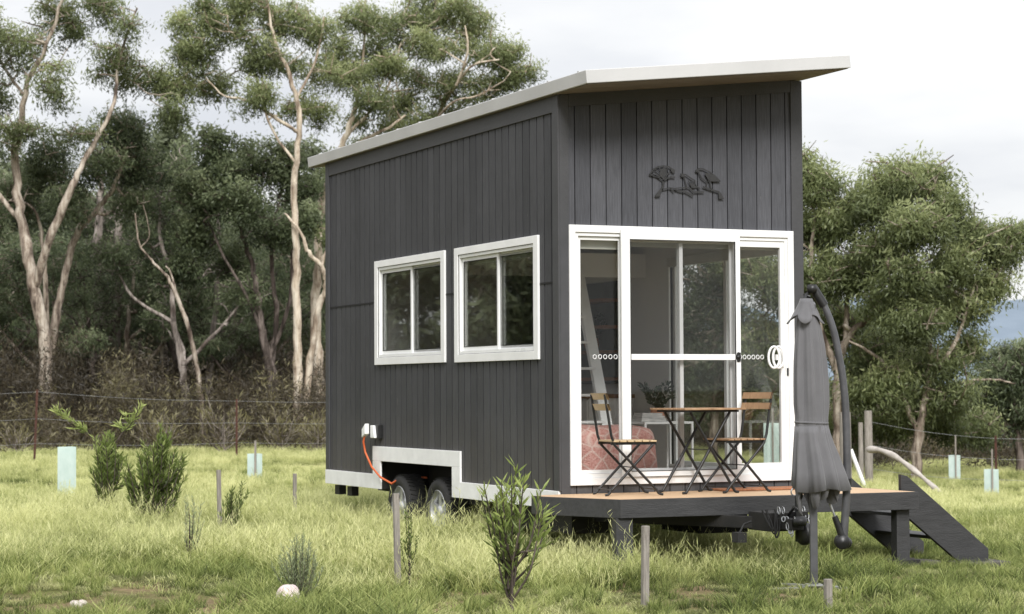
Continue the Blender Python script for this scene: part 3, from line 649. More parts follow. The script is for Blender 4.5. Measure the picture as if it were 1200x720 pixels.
def leafy(name, stems, mat, leaf_l, leaf_w, per_m, spread=.6, parent=None, seed=0, up=.6, tone0=.3, droop=0, light_tip=True):
    """stems: list of point lists; lanceolate leaves along them as folded two-quad blades"""
    rng = np.random.default_rng(seed); Vs = []; Fs = []; T = []; k = 0
    for st, dens, t0 in stems:
        pts = np.array([tuple(p) for p in st]); seg = np.linalg.norm(np.diff(pts, axis=0), axis=1); tot = seg.sum()
        n = max(2, int(tot*per_m*dens)); cum = np.concatenate([[0], np.cumsum(seg)])
        for i in range(n):
            s = (i+rng.random())/n*tot; j = min(np.searchsorted(cum, s, 'right')-1, len(seg)-1)
            p = pts[j]+(pts[j+1]-pts[j])*((s-cum[j])/seg[j]); ax = (pts[j+1]-pts[j])/seg[j]
            a = rng.random()*6.283; rd = np.array([math.cos(a), math.sin(a), 0.]); rd = rd-ax*rd.dot(ax)
            d = ax*up + rd*spread*rng.uniform(.5, 1.3) + np.array([0, 0, .15-droop]); d /= np.linalg.norm(d)
            l = leaf_l*rng.uniform(.55, 1.2); w_ = leaf_w*rng.uniform(.7, 1.2)
            sd_ = np.cross(d, rng.normal(size=3)); sd_ /= np.linalg.norm(sd_)+1e-9
            mid = p+d*l*.5; tip = p+d*l+np.array([0, 0, -droop*l*.4])
            Vs += [p, mid+sd_*w_/2, tip, mid-sd_*w_/2]
            Fs.append((k, k+1, k+2, k+3)); k += 4
            tn = t0 + (.35*(s/tot) if light_tip else 0) + rng.normal()*.10
            T += [tn-.05, tn, tn+.08, tn]
    return fast_mesh(name, np.array(Vs), np.array(Fs), mat, parent, np.clip(T, 0, 1))
def pot_plant(loc, label, s=1.0):
    t = empty('potted_plant', loc); tag(t, label, 'plant')
    mb = MB(); mb.lathe([(0, 0), (.05*s, 0), (.075*s, .06*s), (.065*s, .12*s), (.055*s, .12*s), (.05*s, .1*s), (0, .1*s)], (0, 0, 0)); mb.build('pot', M['terracotta'], t)
    rr = random.Random(5); st = []
    for k in range(9):
        a = k*2.4; r = .16*s*rr.uniform(.4, 1); st.append(([(0, 0, .1*s), (math.cos(a)*r*.5, math.sin(a)*r*.5, .2*s), (math.cos(a)*r, math.sin(a)*r, (.26+.1*rr.random())*s)], 1, .2))
    leafy('foliage', st, M['houseplant'], .07*s, .035*s, 90, 1, t, 3, .5)
pot_plant((1.86, 1.74, .582), 'small potted plant on the white side table behind the glass')
pot_plant((2.15, 3.75, 1.297), 'dark leafy pot plant on the kitchen shelf at the back', 1.1)
mb = MB()
t = empty('loft_ladder', (0, 0, 0)); tag(t, 'pale timber loft ladder leaning inside the left glass door', 'ladder')
for k, (x, mt) in enumerate(((1.02, 'brown'), (1.36, 'dullwhite'))):
    mb = MB(); mb.bar((x, 1.65, .062), (x+.16, 2.80, 2.12), .05, .11, (1, 0, 0)); mb.build('stile', M[mt], t)
for k in range(7):
    f = (k+1)/8; mb = MB(); y = 1.65+1.15*f; z = .062+2.06*f; x = 1.04+.16*f; mb.box(x, x+.30, y-.04, y+.05, z-.012, z+.012); mb.build('rung', M['dullwhite'], t)

# ------------------------------------------------------------------ deck, stairs
deck = empty('timber_deck', (0, 0, 0)); tag(deck, 'low timber deck with dark fascia in front of the glass doors', 'deck')
DP = [(-.32, -.285), (.03, -1.06), (2.85, -1.13), (2.85, -.022), (-.028, -.022), (-.32, -.1)]
mb = MB()
ys = np.arange(-1.11, -.03, .09)
def deck_x(y):  # left and right ends of a board at depth y
    if y < -.285: xl = -.32+(.35)*((-.285-y)/(.775))
    else: xl = -.32 + (.292*((y+.1)/.078) if y > -.1 else 0)
    return xl+.025, 2.828
for i, y in enumerate(ys):
    a = min(y+.085, -.024)
    if y < -1.03: continue
    x0, x1 = deck_x(y); x0b, _ = deck_x(a)
    mb.add([(x0, y, -.028), (x1, y, -.028), (x1, a, -.028), (x0b, a, -.028), (x0, y, -.001), (x1, y, -.001), (x1, a, -.001), (x0b, a, -.001)],
           [(0,3,2,1),(4,5,6,7),(0,1,5,4),(1,2,6,5),(2,3,7,6),(3,0,4,7)])
mb.prism([(.06, -1.035, -.03), (2.828, -1.105, -.03), (2.828, -1.028, -.03), (.05, -1.028, -.03)], (0, 0, .029))
o = mb.build('deck_board', M['deckwood'], deck); fix_normals(o)
mb = MB(); f0 = -.002; f1 = -.152
def fascia(a, b, t_=.03):
    mb = MB(); a = Vector((*a, 0)); b = Vector((*b, 0)); dr = (b-a).normalized(); nrm = Vector((-dr.y, dr.x, 0))
    mb.prism([a+Vector((0, 0, f1)), b+Vector((0, 0, f1)), b+Vector((0, 0, f0)), a+Vector((0, 0, f0))], nrm*t_); o = mb.build('fascia', M['deckpaint_shaded'], deck, .003); fix_normals(o)
fascia(DP[0], DP[1]); fascia((.032, -1.06), DP[2]); fascia((2.851, -1.128), (2.851, -.03)); fascia((-.322, -.1), (-.322, -.28))
mb = MB()
for x in np.arange(.35, 2.8, .5): mb.box(x-.022, x+.022, -1.0, -.05, -.13, -.03)
mb.box(.1, 2.8, -1.02, -.975, -.13, -.03) ; mb.box(-.25, 2.8, -.2, -.155, -.13, -.031)
mb.build('joist', M['chassis'], deck)
for x0, x1, y0 in ((.005, .155, -1.03), (2.68, 2.81, -1.05)):
    mb = MB(); mb.box(x0, x1, y0, y0+.09, -.60, -.153); mb.build('post', M['deckpaint_shaded'], deck, .004)
mb = MB(); mb.box(2.62, 2.88, -1.1, -.85, -.63, -.585); mb.build('foot_plate', M['chassis'], deck)
st = empty('timber_steps', (0, 0, 0)); tag(st, 'dark timber steps leading down from the right end of the deck', 'steps')
for y in (-.82, .16):
    mb = MB(); mb.prism([(2.886, y, .135), (2.95, y, .12), (3.80, y, -.54), (3.80, y, -.70), (3.56, y, -.70), (2.886, y, -.19)], (0, .045, 0)); o = mb.build('stringer', M['deckpaint_shaded'], st, .003); fix_normals(o)
for x, z in ((3.0, -.215), (3.27, -.415)):
    mb = MB(); mb.box(x, x+.26, -.774, .159, z-.03, z); mb.build('tread', M['deckpaint_shaded'], st, .003)
for i, (x, y, sx, sy, h, lb) in enumerate(((3.45, -.95, .5, .35, .05, 'dark concrete paver under the foot of the steps'), (2.45, -.95, .75, .4, .04, 'dark sleeper lying beneath the right deck post'))):
    mb = MB(); mb.box(0, sx, 0, sy, 0, h); o = mb.build('paver', M['paver'], None, .008); o.location = (x, y, gz(x, y)-.005); tag(o, lb, 'paver')

# doormat
mb = MB(); mb.box(1.42, 2.3, -.33, -.05, .0015, .02); o = mb.build('doormat', M['coir'], None, .006); tag(o, 'orange brown coir doormat on the deck before the right door', 'doormat')

# ------------------------------------------------------------------ bistro set
def bistro_chair(loc, rz, mt, label):
    t = empty('folding_chair', loc, rz); tag(t, label, 'chair', 'folding bistro chairs on the deck')
    w2 = .19
    for s in (-1, 1):
        y = s*w2; y2 = s*(w2-.018)
        mb = MB()   # long rail: front foot up to back top
        pts = [(.25, y, .008), (.215, y, .015), (.19, y, .05), (-.17, y, .42), (-.20, y, .50), (-.255, y, .845)]
        for a, b in zip(pts[:-1], pts[1:]): mb.bar(a, b, .008, .020, (0, 1, 0)) if False else mb.tube([a, b], .0115, 6)
        mb.build('back_rail', M['black'], t)
        mb = MB(); pts = [(-.25, y2, .008), (-.22, y2, .015), (-.20, y2, .04), (.17, y2, .425)]
        for a, b in zip(pts[:-1], pts[1:]): mb.tube([a, b], .0115, 6)
        mb.build('leg', M['black'], t)
        mb = MB(); mb.bar((-.20, y2, .435), (.20, y2, .435), .010, .022); mb.build('seat_rail', M['black'], t)
    for xx, zz in ((0, .235), (.19, .05), (-.2, .05)): mb = MB(); mb.tube([(xx, -w2, zz), (xx, w2, zz)], .005, 6); mb.build('stretcher', M['black'], t)
    for k in range(6):
        x = -.19+k*.066; mb = MB(); mb.box(x, x+.055, -.2, .2, .447, .461); mb.build('seat_slat', M[mt], t, .003)
    for z0, z1 in ((.71, .765), (.80, .855)):
        xm = -.20-(z0-.5)*.16; mb = MB()
        n = 6; 
        for k in range(n):
            ya, yb = -.215+.43*k/n, -.215+.43*(k+1)/n; ca, cb = .018*math.sin(PI*k/n), .018*math.sin(PI*(k+1)/n)
            mb.add([(xm+.012-ca, ya, z0), (xm+.012-cb, yb, z0), (xm-.012-(z1-z0)*.16+.012-cb, yb, z1), (xm-.012-(z1-z0)*.16+.012-ca, ya, z1),
                    (xm+.026-ca, ya, z0), (xm+.026-cb, yb, z0), (xm+.014-(z1-z0)*.16-cb+.002, yb, z1), (xm+.014-(z1-z0)*.16-ca+.002, ya, z1)],
                   [(0,1,2,3),(7,6,5,4),(0,4,5,1),(2,6,7,3)])
        o = mb.build('back_slat', M[mt], t); fix_normals(o)
    return t
bistro_chair((.43, -.40, 0), R_(-9), 'slatpale', 'folding chair left of the bistro table, pale back slats before the pink throw')
bistro_chair((1.47, -.40, 0), R_(184), 'slat', 'folding chair right of the bistro table, brown back slats near the right door')
t = empty('bistro_table', (1.13, -.36, 0), R_(2)); tag(t, 'square folding bistro table with brown slatted top between two chairs', 'table')
for k in range(8):
    y = -.30+k*.0757; mb = MB(); mb.box(-.30, .30, y, y+.068, .708, .724); mb.build('top_slat', M['slat'], t, .003)
mb = MB(); mb.bar((-.23, -.28, .698), (-.23, .28, .698), .02, .018); mb.bar((.23, -.28, .698), (.23, .28, .698), .02, .018)
for y in (-.2, .2): mb.bar((-.23, y, .698), (.23, y, .698), .012, .016)
mb.build('top_frame', M['black'], t)
for s in (-1, 1):
    for f in (-1, 1):
        y = s*(.215 - (.018 if f > 0 else 0)); mb = MB(); pts = [(-f*.27, y, .008), (-f*.235, y, .014), (-f*.215, y, .045), (f*.20, y, .69)]
        for a, b in zip(pts[:-1], pts[1:]): mb.tube([a, b], .0125, 6)
        mb.build('leg', M['black'], t)
mb = MB(); mb.tube([(0, -.21, .37), (0, .21, .37)], .005, 6); mb.build('stretcher', M['black'], t)

# ------------------------------------------------------------------ cantilever umbrella
UD = 15.97; UPX = FPX/UD
ub = Vector((.773, -2.761, 0)); ub.z = gz(ub.x, ub.y)
um = empty('cantilever_umbrella', ub, math.atan2(RH[1], RH[0])); tag(um, 'closed grey cantilever umbrella strapped shut, with a curved arm beside the deck', 'umbrella')
UC = lambda u, v, y=0: ((u-954)/UPX, y, (690-v)/UPX)
mb = MB(); mb.bar(UC(954, 692), UC(955, 352), .055, .055, (0, 1, 0)); mb.build('mast', M['uframe'], um, .004)
def smooth_path(pts, n=6):
    pts = [Vector(p) for p in pts]; out = []
    for i in range(len(pts)-1):
        p0, p1, p2, p3 = pts[max(i-1, 0)], pts[i], pts[i+1], pts[min(i+2, len(pts)-1)]
        for k in range(n):
            t_ = k/n; out.append(.5*((2*p1)+(p2-p0)*t_+(2*p0-5*p1+4*p2-p3)*t_*t_+(3*p1-p0-3*p2+p3)*t_**3))
    out.append(pts[-1]); return out
mb = MB(); ap = smooth_path([UC(958, 334, .06), UC(970, 352, .06), UC(981, 381, .06), UC(988, 415, .06), UC(993, 450, .06), UC(995.5, 495, .06), UC(995.5, 560, .06), UC(991, 628, .06)])
mb.tube(ap, [.025+.006*(i/len(ap)) for i in range(len(ap))], 12); arm = mb.build('arm', M['uframe'], um)
mb = MB(); mb.tube([UC(958, 333, .06), UC(971, 354, .06)], .036, 12); mb.tube([UC(995.4, 558, .06), UC(995.3, 566, .06)], .037, 12); mb.build('collar', M['black'], arm)
mb = MB(); c_ = UC(989, 632, .06)
mb.lathe([(0, -.055), (.045, -.05), (.058, -.03), (.058, .03), (.045, .05), (0, .055)], c_, 'y', 18); mb.lathe([(0, -.05), (.03, -.05), (.045, 0), (.03, .05), (0, .05)], UC(995, 634, .10), 'y', 14); mb.build('knob', M['black'], arm)
mb = MB(); mb.tube([UC(970, 575, .02), UC(981, 604, .04)], .009, 8); mb.build('strut', M['galv'], um)
mb = MB(); mb.tube([UC(980, 602, .04), UC(989, 626, .05)], [.022, .03], 10); mb.build('strut_socket', M['black'], um)
mb = MB(); mb.tube([UC(952, 349, .03), UC(947, 341, .03), UC(955, 338, .03), UC(962, 341, .04)], .012, 8)
mb.lathe([(0, -.03), (.035, -.03), (.04, 0), (.035, .03), (0, .03)], UC(956, 334, .03), 'z', 12); mb.tube([UC(946, 349, -.03), UC(948, 342, .0), UC(953, 344, 0)], .014, 8); mb.build('hinge', M['black'], um)
def canopy_mesh():
    n = 120
    def pleat(th, amp, k):
        return 1 + amp*(.5*math.cos(8*th+.5+.03*k) + .32*math.cos(5*th+1.3-.05*k) + .25*math.cos(13*th+.07*k) + .12*math.cos(21*th))
    def shell(rings, sy=.8, hem=None, name='canopy', parent=um):
        V = []
        for k, (v, u, r, amp) in enumerate(rings):
            for j in range(n):
                th = 2*PI*j/n; dv = hem(th) if (hem and k == len(rings)-1) else (hem(th)*.5 if hem and k == len(rings)-2 else 0)
                rr = r*pleat(th, amp, k)/UPX; x0, _, z = UC(u, v+dv); V.append((x0+rr*math.cos(th), rr*math.sin(th)*sy, z))
        mb = MB(); mb.add(V, [(i*n+j, i*n+(j+1) % n, (i+1)*n+(j+1) % n, (i+1)*n+j) for i in range(len(rings)-1) for j in range(n)], True)
        o = mb.build(name, M['canopy'], parent); s_ = o.modifiers.new('solid', 'SOLIDIFY'); s_.thickness = .004; return o
    body = [(350, 950, 8, .0), (368, 950, 11, .08), (382, 950.5, 13.4, .14), (400, 951, 15.4, .19), (422, 951.3, 16.8, .23), (447, 951.8, 17.8, .23), (470, 952, 18.2, .20), (484, 952.5, 17.8, .12), (492, 952.5, 17.7, .10), (500, 953, 18.0, .12), (515, 954, 19.5, .16), (530, 956, 21.6, .20), (545, 957.5, 23.4, .24), (562, 957, 23, .30), (579, 956, 19, .36)]
    shell(body, hem=lambda th: 12*math.cos(4*th-.6)+6*math.cos(7*th)+(-8*math.cos(th-.2)))
    sk = [(496, 952.6, 18.3, .10), (505, 953.2, 19.2, .14), (517, 954.4, 21.0, .18), (530, 956.2, 23.4, .22), (545, 958.6, 26.4, .26), (562, 960.5, 29.5, .30)]
    shell(sk, hem=lambda th: 5-2*math.cos(th)+4*math.cos(3*th+.4)+7*max(0, math.cos(th+1.1))**2, name='canopy_skirt')
    hr = [(346, 948.5, 6.5, 0), (351, 948.5, 8, .05), (360, 948, 11.5, .15), (367, 947.3, 14.5, .16), (371, 947, 17.5, .22)]
    V = []
    for k, (v, u, r, amp) in enumerate(hr):
        for j in range(n):
            th = 2*PI*j/n; f = k/4; x0, _, z = UC(u, v+f*f*5*math.cos(4*th+.5)); rr = r*(1+amp*math.cos(4*th+.5)+.08*f*math.cos(9*th))/UPX; V.append((x0+rr*math.cos(th), rr*math.sin(th)*.9, z))
    mb = MB(); mb.add(V, [(i*n+j, i*n+(j+1) % n, (i+1)*n+(j+1) % n, (i+1)*n+j) for i in range(4) for j in range(n)], True)
    h = mb.build('hood', M['canopy'], um); s_ = h.modifiers.new('solid', 'SOLIDIFY'); s_.thickness = .004
    V = []
    for v in (490.5, 493.2):
        for j in range(n):
            th = 2*PI*j/n; rr = 17.7*pleat(th, .09, 8)/UPX; x0, _, z = UC(952.5, v+.8*math.cos(th)); V.append((x0+rr*math.cos(th), rr*math.sin(th)*.8, z))
    mb = MB(); mb.add(V, [(j, (j+1) % n, n+(j+1) % n, n+j) for j in range(n)], True); s2 = mb.build('strap', M['canopy'], um); s_ = s2.modifiers.new('solid', 'SOLIDIFY'); s_.thickness = .008
canopy_mesh()
mb = MB(); mb.bar((-.42, -.12, .03), (.20, .16, .03), .05, .012); mb.bar((-.20, .22, .042), (.32, -.24, .042), .05, .012); mb.box(-.06, .06, -.06, .06, .048, .06); mb.build('base', M['galv'], um)

# ------------------------------------------------------------------ posts, stakes, guards, fences
def stake(u, d, h, w, label, lean=(0, 0)):
    g = G(u, d); mb = MB(); mb.bar((0, 0, -.08), (lean[0], lean[1], h), w, w*.9, (0, 1, 0)); o = mb.build('wooden_stake', M['greytimber'], None, .004); o.location = g
    tag(o, label, 'stake', 'weathered garden stakes')
stake(753, 14.3, .55, .045, 'short grey timber stake in the grass below the front deck fascia', (.01, 0))
stake(465.5, 17.0, .72, .045, 'grey timber stake standing in tall grass before the trailer wheels', (-.01, .02))
stake(258, 22.7, .72, .042, 'thin dark timber stake beside the sparse sprig left of the house', (-.02, 0))
stake(345, 25.0, .55, .04, 'short faded stake in tall grass left of the rear house corner')
stake(967, 13.9, .26, .045, 'stump of a grey timber stake below the umbrella base')
def guard(u, d, h, w, label, stakeh, sd_):
    g = G(u, d); t = empty('tree_guard', g, YAW+random.uniform(-.3, .3)); tag(t, label, 'tree guard', 'green plastic tree guards')
    mb = MB(); r = w/math.sqrt(3)*1.0
    pts = [(w/2, -.06), (-w/2, -.06), (0, w*.8-.06)]
    for a, b in ((0, 1), (1, 2), (2, 0)):
        p, q = pts[a], pts[b]; mb.add([(p[0], p[1], 0), (q[0], q[1], 0), (q[0], q[1], h), (p[0], p[1], h)], [(0, 1, 2, 3)])
    o = mb.build('sleeve', M['guard'], t); s_ = o.modifiers.new('solid', 'SOLIDIFY'); s_.thickness = .004
    if stakeh:
        mb = MB(); mb.bar((0.02, -.085, -.05), (0.02, -.08, stakeh), .03, .03, (0, 1, 0)); mb.build('stake', M['greytimber'], t)
guard(80, 29, .74, .25, 'large pale green tree guard in the grass left of the shrubs', 0, 1)
guard(299.5, 35.5, .50, .25, 'small pale green tree guard by the rusty post near the house', .72, 2)
guard(1115.5, 46, .62, .25, 'pale green tree guard furthest back in the right field', 1.05, 3)
guard(1159.5, 40, .55, .26, 'pale green tree guard beside the rusty post at the right edge', .92, 4)
guard(902, 37, .95, .26, 'pale green tree guard seen through the glass doors of the house', 1.2, 5)
def fence(label, posts, wires, cat='fence', timber=()):
    """posts: (u, d, height, lean)"""
    g0 = G(posts[0][0], posts[0][1]); t = empty('wire_fence', g0); tag(t, label, cat)
    tops = []
    for i, (u, d, h, lean) in enumerate(posts):
        g = G(u, d)-g0; mb = MB()
        mb.bar(g+Vector((0, 0, -.1)), g+Vector((lean, 0, h)), .045, .012, (0, 1, 0)); mb.bar(g+Vector((0, -.012, -.1)), g+Vector((lean, -.012, h)), .012, .03, (0, 1, 0))
        mb.build('post', M['rust'], t); tops.append((g, h, lean))
    for wz in wires:
        pts = []
        for (a, ha, la), (b, hb, lb) in zip(tops[:-1], tops[1:]):
            for k in range(8):
                f = k/8; p = a.lerp(b, f); pts.append(Vector((p.x+la*(1-f)+lb*f, p.y, p.z+(ha*(1-f)+hb*f)*wz-.05*math.sin(PI*f))))
        pts.append(tops[-1][0]+Vector((tops[-1][2], 0, tops[-1][1]*wz)))
        mb = MB(); mb.tube(pts, .003, 4, False); mb.build('wire', M['galv'], t)
fence('rusty star picket fence with sagging wires across the field left of the house', [(-190, 41, 1.5, .05), (40, 44, 1.58, .06), (277, 47, 1.36, 0), (480, 50, 1.4, 0), (660, 52, 1.4, 0)], (.97, .62, .30))
fence('wire fence behind the deck on the right with one rusty picket', [(1017, 40, 1.25, 0), (1165, 41, 1.12, 0), (1330, 42, 1.2, 0)], (.95, .6, .25))
def old_post(u, d, h, w, label):
    g = G(u, d); mb = MB(); mb.tube([(0, 0, -.1), (.005, 0, h*.5), (0, 0, h)], [w/2, w/2*.95, w/2*.9], 9); o = mb.build('fence_post', M['greytimber']); o.location = g; tag(o, label, 'post', 'old timber fence posts')
old_post(1016, 39.5, 1.38, .16, 'old round timber post holding one end of the dead branch'); old_post(989, 38, 1.30, .22, 'thicker old timber post behind the curved umbrella arm'); old_post(1007, 41, 1.2, .10, 'thin split timber post just left of the branch post')
mb = MB(); pl = [P(1018, 527, 38.8), P(1032, 528, 38.5), P(1050, 536, 38.2), P(1068, 549, 38.0), P(1085, 563, 37.8), P(1104, 580, 37.5)]
pp = smooth_path(pl, 5); mb.tube(pp, [.058+.01*math.sin(i*.9)-.018*(i/len(pp)) for i in range(len(pp))], 9); o = mb.build('dead_branch', M['deadwood']); tag(o, 'long bleached dead branch propped against the old timber fence post', 'branch')
mb = MB(); g = G(1013, 36.5); mb.tube([P(997, 527, 36.5), g], .035, 8); o = mb.build('prop_pole', M['dullwhite']); tag(o, 'slanting white pole leaning between the old fence posts', 'pole')

# ------------------------------------------------------------------ plants
def shrub(u, d, h, wd, n, mat, ll, lw, per_m, label, seed, cat='shrub', name='shrub', lean=(0, 0), base=.05, tone=.2, up=.8, bmat='darkbark', extra=None, lat_start=.1):
    g = G(u, d); t = empty(name, g, YAW); tag(t, label, cat); rr = random.Random(seed); stems = []; mb = MB()
    for k in range(n):
        a = rr.uniform(0, 2*PI); r = wd/2*rr.uniform(.15, 1.0); hh = h*rr.uniform(.6, 1)*(1-.35*(r/(wd/2))**2)
        p0 = Vector((rr.uniform(-1, 1)*base*wd, rr.uniform(-1, 1)*base*wd, h*lat_start*rr.random()*4))
        p3 = Vector((math.cos(a)*r*1.1+lean[0]*hh, math.sin(a)*r+lean[1]*hh, hh)); p1 = p0.lerp(p3, .35)+Vector((math.cos(a)*r*.25, math.sin(a)*r*.25, 0)); p2 = p0.lerp(p3, .75)+Vector((math.cos(a)*r*.1, 0, 0))
        st_ = smooth_path([p0, p1, p2, p3], 4); stems.append((st_[2:], 1, tone+rr.uniform(-.1, .1))); mb.tube(st_, [(.0065 if h > .8 else .0022)*(1-.7*i/len(st_))*(1+h*.4) for i in range(len(st_))], 5, False)
    mb.tube([(0, 0, -.03), (.01, 0, h*.35), (0, .01, h*.7)], [.014*h*1.2, .01*h, .003], 6)
    if extra:
        for pts in extra:
            q = smooth_path([Vector((x, 0, z)) for x, z in pts], 4); mb.tube(q, [.009*(1-.6*i/len(q)) for i in range(len(q))], 5, False); stems.append((q[len(q)//2:], 1.5, tone+.35))
            for k in range(7):
                b0 = q[len(q)//2+k*(len(q)//2-1)//7]; dv = Vector((rr.uniform(-1, .2), rr.uniform(-.6, .6), rr.uniform(-.1, .9)))*.16; stems.append(([b0, b0+dv], 1.3, tone+.4)); mb.tube([b0, b0+dv], .002, 4, False)
    mb.build('stem', M[bmat], t); leafy('foliage', stems, M[mat], ll, lw, per_m, .8, t, seed, up)
    return t
shrub(182, 23.3, 1.15, .64, 60, 'shrubleaf', .095, .017, 120, 'dense rounded dark green shrub, the right one of the pair near the fence', 1)
shrub(126, 24.5, 1.1, .46, 32, 'shrubleaf', .105, .017, 115, 'looser dark shrub with a long pale sprig arching to the left', 2, extra=[[(0, .3), (-.02, .75), (-.22, 1.0), (-.45, 1.17), (-.62, 1.27)], [(0, .4), (.1, .9), (.26, 1.1), (.38, 1.32)]])
shrub(597, 14.4, 1.06, .62, 24, 'sapleaf', .10, .015, 85, 'leafy foreground sapling with bright tips before the trailer skirt', 3, 'sapling', 'sapling', tone=.32, base=.03)
shrub(271, 22.3, .66, .30, 14, 'sapleaf', .06, .013, 160, 'sparse upright sprig growing right of the thin dark stake', 4, 'sapling', 'sapling', tone=.1, lean=(.1, 0))
shrub(350, 14.9, .54, .38, 44, 'greyplant', .04, .006, 190, 'feathery grey green seedling behind the pink stone', 5, 'plant', 'seedling', tone=.35)
shrub(478, 16.9, .66, .16, 8, 'sapleaf', .03, .012, 150, 'tall thin weed growing against the stake before the wheels', 6, 'weed', 'weed', tone=.15)
shrub(221, 18.2, .72, .26, 9, 'greyplant', .05, .007, 130, 'thin pale weed stalks standing in the left foreground', 7, 'weed', 'weed', tone=.5)
for k, (u, d, s, mt, lb) in enumerate(((337, 14.3, .078, 'pinkstone', 'pale pink and white egg shaped stone by the feathery seedling'), (90, 14.8, .045, 'stone', 'small pale stone at the lower left, the larger of two'), (98, 15.05, .03, 'stone', 'smaller pale stone touching the grass at the lower left'))):
    import bmesh
    bm = bmesh.new(); bmesh.ops.create_icosphere(bm, subdivisions=3, radius=s)
    for v in bm.verts: v.co.x *= 1.1; v.co.z *= (1.15 if k == 0 else .6); v.co *= 1+.06*math.sin(v.co.x*60+k)+.05*math.cos(v.co.y*70)
    me = bpy.data.meshes.new('stone'); bm.to_mesh(me); bm.free(); me.polygons.foreach_set('use_smooth', [True]*len(me.polygons)); me.materials.append(M[mt])
    o = bpy.data.objects.new('stone', me); C.objects.link(o); g = G(u, d); o.location = g+Vector((0, 0, s*1.25+(.035 if k == 0 else 0))); o.rotation_euler = (0, .4, .3); tag(o, lb, 'stone')
for k, (u, d, l, a, lb) in enumerate(((372, 14.3, .34, .1, 'pale splintered piece of wood lying right of the pink stone'), (352, 14.25, .2, .9, 'short bark chip next to the pink stone'))):
    mb = MB(); mb.tube([(-l/2, 0, .02), (0, .02, .035), (l/2, 0, .015)], [.012, .02, .006], 6); o = mb.build('wood_scrap', M['slatpale']); o.location = G(u, d); o.rotation_euler = (0, 0, YAW+a); tag(o, lb, 'wood')

# ------------------------------------------------------------------ trees
def leaves_cloud(centres, radii, tones, n_per, ll, lw, rng, flat=.62, hang=.6):
    Vs = []; T = []
    for c, r, tn, n in zip(centres, radii, tones, n_per):
        q = rng.normal(size=(n, 3)); q /= np.linalg.norm(q, axis=1)[:, None]
        rad = r*rng.random(n)**.45; q = q*rad[:, None]; q[:, 2] *= flat*rng.uniform(.7, 1.45); q = q + rng.normal(size=3)*.2*q[:, [1, 2, 0]]
        # lumps inside the clump
        ns_ = max(3, n//9); si = rng.integers(0, ns_, n); q += (rng.normal(size=(ns_, 3))*r*.24)[si]; sdir = rng.normal(size=(ns_, 3)); sdir[:, 2] -= hang*1.2
        q[:, 2] -= r*.55*rng.random(n)**3
        p = c+q
        d = rng.normal(size=(n, 3))*.38+sdir[si]*.62; d[:, 2] -= hang*.4; d /= np.linalg.norm(d, axis=1)[:, None]
        s = np.cross(d, rng.normal(size=(n, 3))); s /= np.linalg.norm(s, axis=1)[:, None]+1e-9
        l = ll*rng.uniform(.6, 1.35, n)[:, None]; w_ = lw*rng.uniform(.6, 1.3, n)[:, None]
        m = p+d*l*.45
        Vs.append(np.stack([p, m+s*w_/2, p+d*l, m-s*w_/2], 1).reshape(-1, 3))
        tt = tn + rng.normal(size=n)*.10 + .22*q[:, 2]/(r*flat+1e-6)  # leaf tone rises with height in the clump: top light painted in
        T.append(np.repeat(tt, 4))
    V = np.concatenate(Vs); T = np.clip(np.concatenate(T), 0, 1); F = np.arange(len(V)).reshape(-1, 4); return V, F, T
